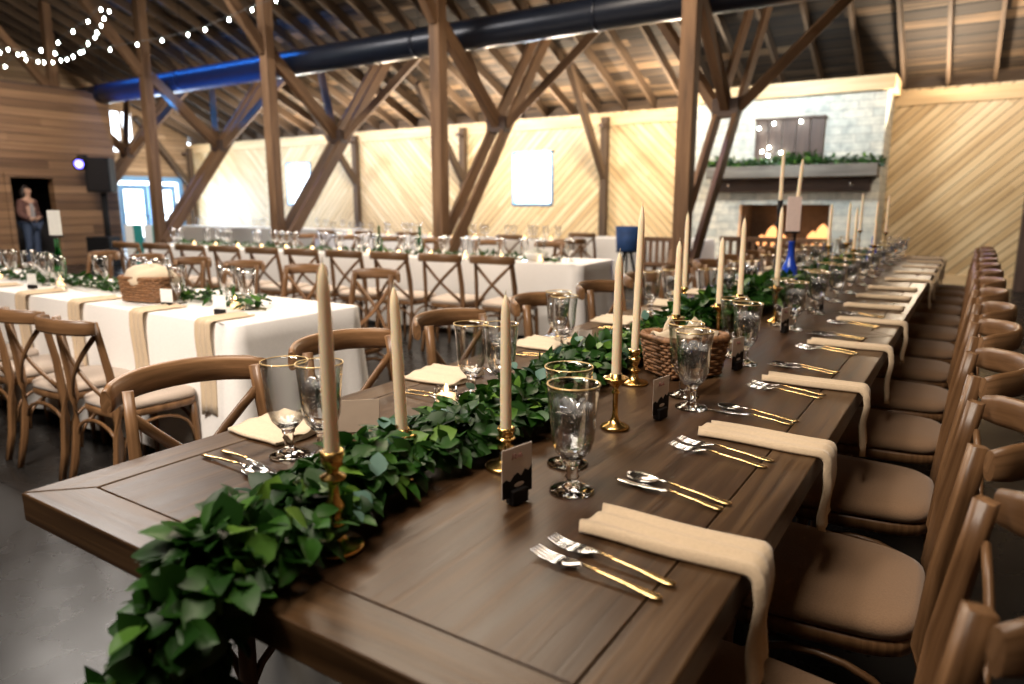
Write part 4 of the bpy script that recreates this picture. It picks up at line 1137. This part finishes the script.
# green bottles on the second/far tables
for i, (x, y) in enumerate(((-5.55, 5.8), (-5.0, 5.85))):
    bottle(['green bottle on the second row white table', 'second green bottle, right of the other, on the second row table'][i], (x, y, TZ+.006), M['greengl'], .30, .036)
t = thing('white_bowl', 'white bowl of pale flowers on the right end of the second row table', 'bowl', (-3.45, 5.72, TZ+.006))
b = MB(); b.lathe([(0, 0), (.06, 0), (.10, .03), (.125, .08), (.12, .08), (.09, .03), (0, .012)], 24, cap=False); b.build('bowl', M['white'], t)
b = MB()
for k in range(40):
    a = R.uniform(0, 6.28); q = R.uniform(0, .1); c = V((q*math.cos(a), q*math.sin(a), .07+.05*(1-q/.1)*R.random()))
    for j in range(5):
        aa = 2*PI*j/5; b.leaf(c, V((math.cos(aa), math.sin(aa), .6)), V((0, 0, 1)), .035, .026, .3, -.2)
b.build('flowers', M['white'], t)

# ------------------------------------------------------------------ slatted benches, white counters, blue tub near the fireplace
def slat_bench(label, x0, x1, y, z0, z1, topm=None):
    t = thing('slatted_bench', label, 'bench', ((x0+x1)/2, y, 0), 0, 'slatted wooden benches by the fireplace'); w = x1-x0
    b = MB(); b.box((0, 0, z1-.03), (w, .06, .06)); b.build('top_rail', M['benchwood'], t, bevel=.006)
    b = MB(); b.box((0, 0, z0+.03), (w-.1, .045, .05)); b.build('bottom_rail', M['benchwood'], t, bevel=.006)
    n = int(w/.09)
    for i in range(n):
        b = MB(); b.box((-w/2+w*(i+.5)/n, 0, (z0+z1)/2), (.045, .025, z1-z0-.08)); b.build('slat', M['benchwood'], t, bevel=.003)
    b = MB(); b.box((0, .24, z0-.0), (w, .46, .04)); b.build('seat', M['benchwood'], t, bevel=.006)
    for sx in (-1, 1):
        for yy in (0, .42):
            b = MB(); b.box((sx*(w/2-.04), yy, (z1-.07 if yy == 0 else z0-.02)/2), (.06, .06, z1-.07 if yy == 0 else z0-.02)); b.build('leg', M['benchwood'], t, bevel=.005)
slat_bench('long slatted wooden bench back right of the timber post', -2.70, -1.4, 9.0, .46, .90)
slat_bench('short slatted wooden bench back left of the timber post', -3.85, -3.30, 9.2, .46, .86)
t = thing('blue_tub', 'dark blue draped tub standing left of the slatted bench', 'tub', (-4.3, 9.75, 0))
b = MB(); b.lathe([(0, .62), (.15, .62), (.165, .64), (.185, .98), (.175, .98), (.16, .66), (0, .66)], 28, cap=False); b.build('tub', M['cobalt'], t)
for k in range(3):
    b = MB(); a = 2*PI*k/3; b.beam((.05*math.cos(a), .05*math.sin(a), .6), (.2*math.cos(a), .2*math.sin(a), 0), .03, .03); b.build('leg', M['blackmetal'], t)
b = MB(); b.lathe([(0, .60), (.17, .60), (.17, .62), (0, .62)], 24, cap=False); b.build('tray', M['blackmetal'], t)

# ------------------------------------------------------------------ speaker stand, lamp, person, teal panel
t = thing('speaker_stand', 'black stand under the loudspeaker by the board-clad room', 'stand', (-15.88, 8.14, 0))
b = MB(); b.tube([(0, 0, .02), (0, 0, 1.55)], .05, 12); b.build('pole', M['blackmetal'], t)
b = MB(); b.tube([(.10, 0, .02), (.10, 0, 1.55)], .03, 12); b.build('pole', M['blackmetal'], t)
b = MB(); b.box((.04, 0, .03), (.5, .5, .04)); b.build('base_plate', M['blackmetal'], t, bevel=.006)
t = thing('loudspeaker', 'black loudspeaker cabinet on the stand by the board-clad room', 'loudspeaker', (-15.85, 8.12, 1.56), .8)
b = MB(); b.box((0, 0, .36), (.48, .42, .72)); cb_ = b.build('cabinet', M['blackmetal'], t, bevel=.02)
b = MB(); b.box((0, -.212, .36), (.42, .012, .64)); b.build('grille', M['black'], cb_, bevel=.004)
t = thing('stage_lamp', 'small stage lamp glowing blue left of the loudspeaker', 'lamp', (-15.95, 7.84, 2.16), .7)
b = MB(); b.tube([(0, 0, 0), (0, -.2, -.03)], [.11, .13], 20); b.build('lamp_can', M['blackmetal'], t)
M['blueglow'] = emit_mat('blue_lens', (.12, .10, 1.0), 9)
b = MB(); b.tube([(0, -.2, -.03), (0, -.206, -.031)], [.085, .085], 20); b.build('lens', M['blueglow'], t)
b = MB(); b.box((0, -.02, .14), (.2, .03, .05)); b.build('bracket', M['blackmetal'], t)
t = thing('equipment_case', 'black box on the floor left of the teal panel', 'case', (-15.3, 7.75, 0), .5)
b = MB(); b.box((0, 0, .32), (.5, .4, .64)); b.build('case', M['blackmetal'], t, bevel=.02)
b = MB(); b.box((0, -.205, .32), (.4, .012, .03)); b.build('latch', M['silver'], t)
t = thing('folding_screen', 'teal and white folding panel under the loudspeaker', 'screen', (-14.55, 8.2, 0), .55)
for k in range(4):
    b = MB(); b.box((-.3+k*.2, .02*(-1)**k, .45), (.19, .03, .88)); b.build('panel', M['teal'] if k % 2 else M['white'], t, bevel=.004)

def skin_mesh(name, pts, edges, rad, mat, parent, sub=2):
    me = bpy.data.meshes.new(name); me.from_pydata(pts, edges, []); o = bpy.data.objects.new(name, me); COL.objects.link(o); o.parent = parent
    me.materials.append(mat)
    md = o.modifiers.new('skin', 'SKIN'); md.use_smooth_shade = True
    if not me.skin_vertices: me.skin_vertices.new()
    for i, r in enumerate(rad):
        me.skin_vertices[0].data[i].radius = (r, r) if not isinstance(r, tuple) else r
    me.skin_vertices[0].data[0].use_root = True
    md = o.modifiers.new('sub', 'SUBSURF'); md.levels = sub; md.render_levels = sub
    return o
def person():
    t = thing('person', 'person in a dark maroon cardigan and jeans standing in the dark doorway', 'person', (XW-.25, 6.98, 0), PI/2*1.25)
    # local: faces -y turned towards the room, hands folded in front
    P = [(0, 0, .93), (0, 0, 1.05), (0, .005, 1.22), (0, .01, 1.36), (0, 0, 1.44), (0, -.01, 1.50),
         (.09, 0, .88), (.10, -.01, .50), (.10, .02, .09), (.11, -.11, .04),
         (-.09, 0, .88), (-.11, -.02, .50), (-.12, .02, .09), (-.13, -.11, .04),
         (.16, .01, 1.36), (.22, .03, 1.10), (.12, -.15, 1.02), (.04, -.20, 1.04),
         (-.16, .01, 1.36), (-.22, .03, 1.10), (-.12, -.15, 1.00), (-.04, -.19, 1.02),
         (0, -.015, 1.56), (0, -.01, 1.64)]
    E = [(0, 1), (1, 2), (2, 3), (3, 4), (4, 5), (0, 6), (6, 7), (7, 8), (8, 9), (0, 10), (10, 11), (11, 12), (12, 13), (3, 14), (14, 15), (15, 16), (16, 17), (3, 18), (18, 19), (19, 20), (20, 21), (5, 22), (22, 23)]
    rad = [(.15, .10), (.13, .09), (.145, .10), (.14, .09), .055, .05, .085, .058, .042, .035, .085, .058, .042, .035, .055, .045, .035, .025, .055, .045, .035, .025, (.075, .09), (.065, .08)]
    skin_mesh('body', P, E, rad, M['skin'], t)
    skin_mesh('jeans', P[:1]+P[6:9]+P[10:13], [(0, 1), (1, 2), (2, 3), (0, 4), (4, 5), (5, 6)], [(.16, .11), .095, .070, .058, .095, .070, .058], M['jeans'], t)
    skin_mesh('shirt', P[:4], [(0, 1), (1, 2), (2, 3)], [(.075, .155), (.07, .15), (.07, .155), (.05, .12)], M['shirt'], t)
    skin_mesh('cardigan', [(0, .03, .85), (0, .03, 1.05), (0, .03, 1.22), (0, .03, 1.38)]+[P[14], P[15], P[16], P[18], P[19], P[20]], [(0, 1), (1, 2), (2, 3), (3, 4), (4, 5), (5, 6), (3, 7), (7, 8), (8, 9)],
              [(.19, .12), (.175, .115), (.185, .12), (.16, .10), .075, .066, .055, .075, .066, .055], M['cardigan'], t)
    b = MB(); rings = []
    for j in range(9):
        u = j/8; r = .098*math.sin(PI*(.12+.80*u))+.01
        rings.append([V((r*math.cos(a), .025+r*1.05*math.sin(a)*(1 if math.sin(a) > 0 else .55), 1.37+.335*u)) for a in [2*PI*k/20 for k in range(20)]])
    b.rings(rings); b.build('hair', M['hair'], t)
    b = MB(); b.tube([(0, -.088, 1.60), (0, -.105, 1.575), (0, -.098, 1.56)], [.008, .014, .010], 8); b.build('nose', M['skin'], t)
    for s_ in (-1, 1):
        b = MB(); b.lathe([(0, -.008), (.008, -.004), (.009, 0), (.008, .004), (0, .008)], 10); b.build('eye', M['hair'], t, (s_*.03, -.085, 1.605))
        for k in range(5):
            b = MB(); b.tube([(s_*(.035-.012*k*.2), -.205, 1.05-.012*k), (-s_*.0, -.225, 1.045-.012*k), (-s_*.03, -.215, 1.035-.012*k)], [.009, .008, .006], 6); b.build('finger', M['skin'], t)
    b = MB(); b.tube([(-.022, -.092, 1.535), (0, -.098, 1.533), (.022, -.092, 1.535)], .004, 6); b.build('mouth', M['pink_ink'], t)
person()

# string lights in the dark roof at the left, bulb positions in metres
W = [[(-13.643, 5.6, 3.745), (-13.35, 5.6, 3.758), (-12.832, 5.6, 3.626), (-12.787, 5.6, 3.546), (-12.408, 5.6, 3.477), (-12.223, 5.6, 3.443), (-11.947, 5.6, 3.415), (-11.7, 5.6, 3.418), (-11.521, 5.6, 3.413), (-11.338, 5.6, 3.435), (-11.128, 5.6, 3.467), (-10.881, 5.6, 3.561), (-10.676, 5.6, 3.617), (-10.609, 5.6, 3.675), (-10.485, 5.6, 3.751), (-10.389, 5.6, 3.829), (-10.243, 5.6, 3.899)], [(-12.945, 5.2, 3.352), (-12.565, 5.2, 3.358), (-12.101, 5.2, 3.479), (-11.395, 5.2, 3.456), (-11.007, 5.2, 3.373), (-10.889, 5.2, 3.503), (-10.454, 5.2, 3.592), (-10.043, 5.2, 3.664), (-9.696, 5.2, 3.762)], [(-11.633, 5.9, 3.588), (-10.87, 5.9, 3.531), (-10.155, 5.9, 3.517), (-9.54, 5.9, 3.497), (-8.939, 5.9, 3.5), (-8.565, 5.9, 3.514), (-8.061, 5.9, 3.567), (-7.606, 5.9, 3.62), (-7.16, 5.9, 3.656), (-6.738, 5.9, 3.701)]]
labs = ['deep swag of string lights at the top left below the roof', 'upper string of lights meeting the swag at the top left', 'long string of lights rising to the right across the posts']
for w, l in zip(W, labs): string_light(l, w, .0115)

# ------------------------------------------------------------------ light
wd = bpy.data.worlds.new('world'); sc.world = wd; wd.use_nodes = True
bg = wd.node_tree.nodes['Background']; bg.inputs[0].default_value = (.80, .90, 1.0, 1); bg.inputs[1].default_value = 5.0
def area(name, loc, target, sx, sy, power, col):
    l = bpy.data.lights.new(name, 'AREA'); l.shape = 'RECTANGLE'; l.size = sx; l.size_y = sy; l.energy = power; l.color = col
    o = bpy.data.objects.new(name, l); COL.objects.link(o); o.location = loc
    o.rotation_euler = (V(target)-V(loc)).to_track_quat('-Z', 'Y').to_euler(); return o
def spot(name, loc, target, power, col, ang=70, blend=.8, r=.05):
    l = bpy.data.lights.new(name, 'SPOT'); l.energy = power; l.color = col; l.spot_size = math.radians(ang); l.spot_blend = blend; l.shadow_soft_size = r
    o = bpy.data.objects.new(name, l); COL.objects.link(o); o.location = loc
    o.rotation_euler = (V(target)-V(loc)).to_track_quat('-Z', 'Y').to_euler(); return o
WARM = (1.0, .84, .66); COOL = (.72, .86, 1.0)
# daylight entering by the glass doors and windows
area('daylight_door', (XL-.3, 12.0, 1.1), (XL+3, 12.0, .9), 1.9, 1.9, 260, COOL)
area('daylight_window', (-8.2, D+.3, 1.9), (-8.0, 9, 1.0), 1.0, 1.1, 90, COOL)
area('daylight_window', (-15.75, D+.3, 1.9), (-15.5, 9, 1.0), 1.0, 1.1, 90, COOL)
# unseen area lights added under the roof to brighten the walls and chimney
def wash(name, loc, target, power, col, w=.5, h=.25, spread=150):
    o = area(name, loc, target, w, h, power, col); o.data.spread = math.radians(spread); return o
for x, p, c in ((-18.2, 46, (.76, .87, 1.0)), (-15.2, 56, (.86, .93, 1.0)), (-11.9, 80, (1, .95, .87)), (-8.6, 95, (1, .92, .80)), (-5.2, 78, WARM), (.1, 34, WARM)):
    wash('wall_fill', (x, 11.0, 3.45), (x-.2, D, 1.9), p, c)
wash('gable_fill', (-18.2, 11.7, 3.3), (XL, 11.7, 2.3), 45, (1, .9, .76))  # added fill to lift the dark gable boards
wash('hearth_fill', (-2.7, 10.5, 3.5), (-2.7, FY, 2.1), 46, (.84, .94, 1.0), .8, .25)  # added fill for the chimney stone, no fixture there
for x in (-4.75, -.65, -7.2, -9.1, -11.9, -14.8):
    wash('roof_uplight', (x, 12.8, 2.3), (x+.2, 11.9, 3.7), 82, (1.0, .82, .60), .3, .15)
# unseen fill lights added high over the hall, not fixtures of the barn
area('hall_fill', (-4.3, 5.4, 5.0), (-3.4, 5.0, 0), 3.0, 2.0, 215, (1.0, .82, .62))
area('hall_fill', (-9.5, 4.5, 5.2), (-9.0, 5.5, 0), 3.0, 2.0, 300, (1.0, .92, .84))
wash('aisle_fill', (-2.1, -1.0, 4.0), (-3.4, 2.6, .6), 78, (1.0, .88, .76), 1.4, 1.0, 110)  # added fill for the white cloth, left chairs and candles
area('hall_fill', (-.9, .6, 3.9), (-.8, 1.9, .76), 1.5, 1.2, 58, (1.0, .86, .70))
wash('room_fill', (-12.6, 5.2, 4.0), (XW, 6.9, 2.2), 42, (1.0, .86, .72), .6, .4, 110)  # added fill to brighten the boards of the room wall
wash('stage_blue', (-13.2, 8.2, 4.4), (-13.2, 8.62, 3.85), 80, (.03, .24, 1.0), 5.5, .08, 120)
wash('stage_blue', (-13.2, 8.25, 2.95), (-13.2, 8.62, 3.6), 40, (.03, .24, 1.0), 5.0, .06, 70)
spot('stage_purple', (-3.3, 9.6, 3.6), (-1.1, 6.8, .5), 160, (.35, .35, 1.0), 60, .8, .05)
l = bpy.data.lights.new('fire_glow', 'POINT'); l.energy = 16; l.color = (1, .42, .14); l.shadow_soft_size = .15
o = bpy.data.objects.new('fire_glow', l); COL.objects.link(o); o.location = (-2.7, FY+.2, .75)

# ------------------------------------------------------------------ render look
sc.view_settings.view_transform = 'Standard'; sc.view_settings.look = 'None'; sc.view_settings.gamma = 1; sc.view_settings.use_curve_mapping = False
sc.view_settings.exposure = 0.58
cy = sc.cycles
cy.max_bounces = 26; cy.diffuse_bounces = 4; cy.glossy_bounces = 4; cy.transmission_bounces = 24; cy.transparent_max_bounces = 16
cy.caustics_reflective = False; cy.caustics_refractive = False; cy.sample_clamp_indirect = 6; cy.use_denoising = True
cy.blur_glossy = .5
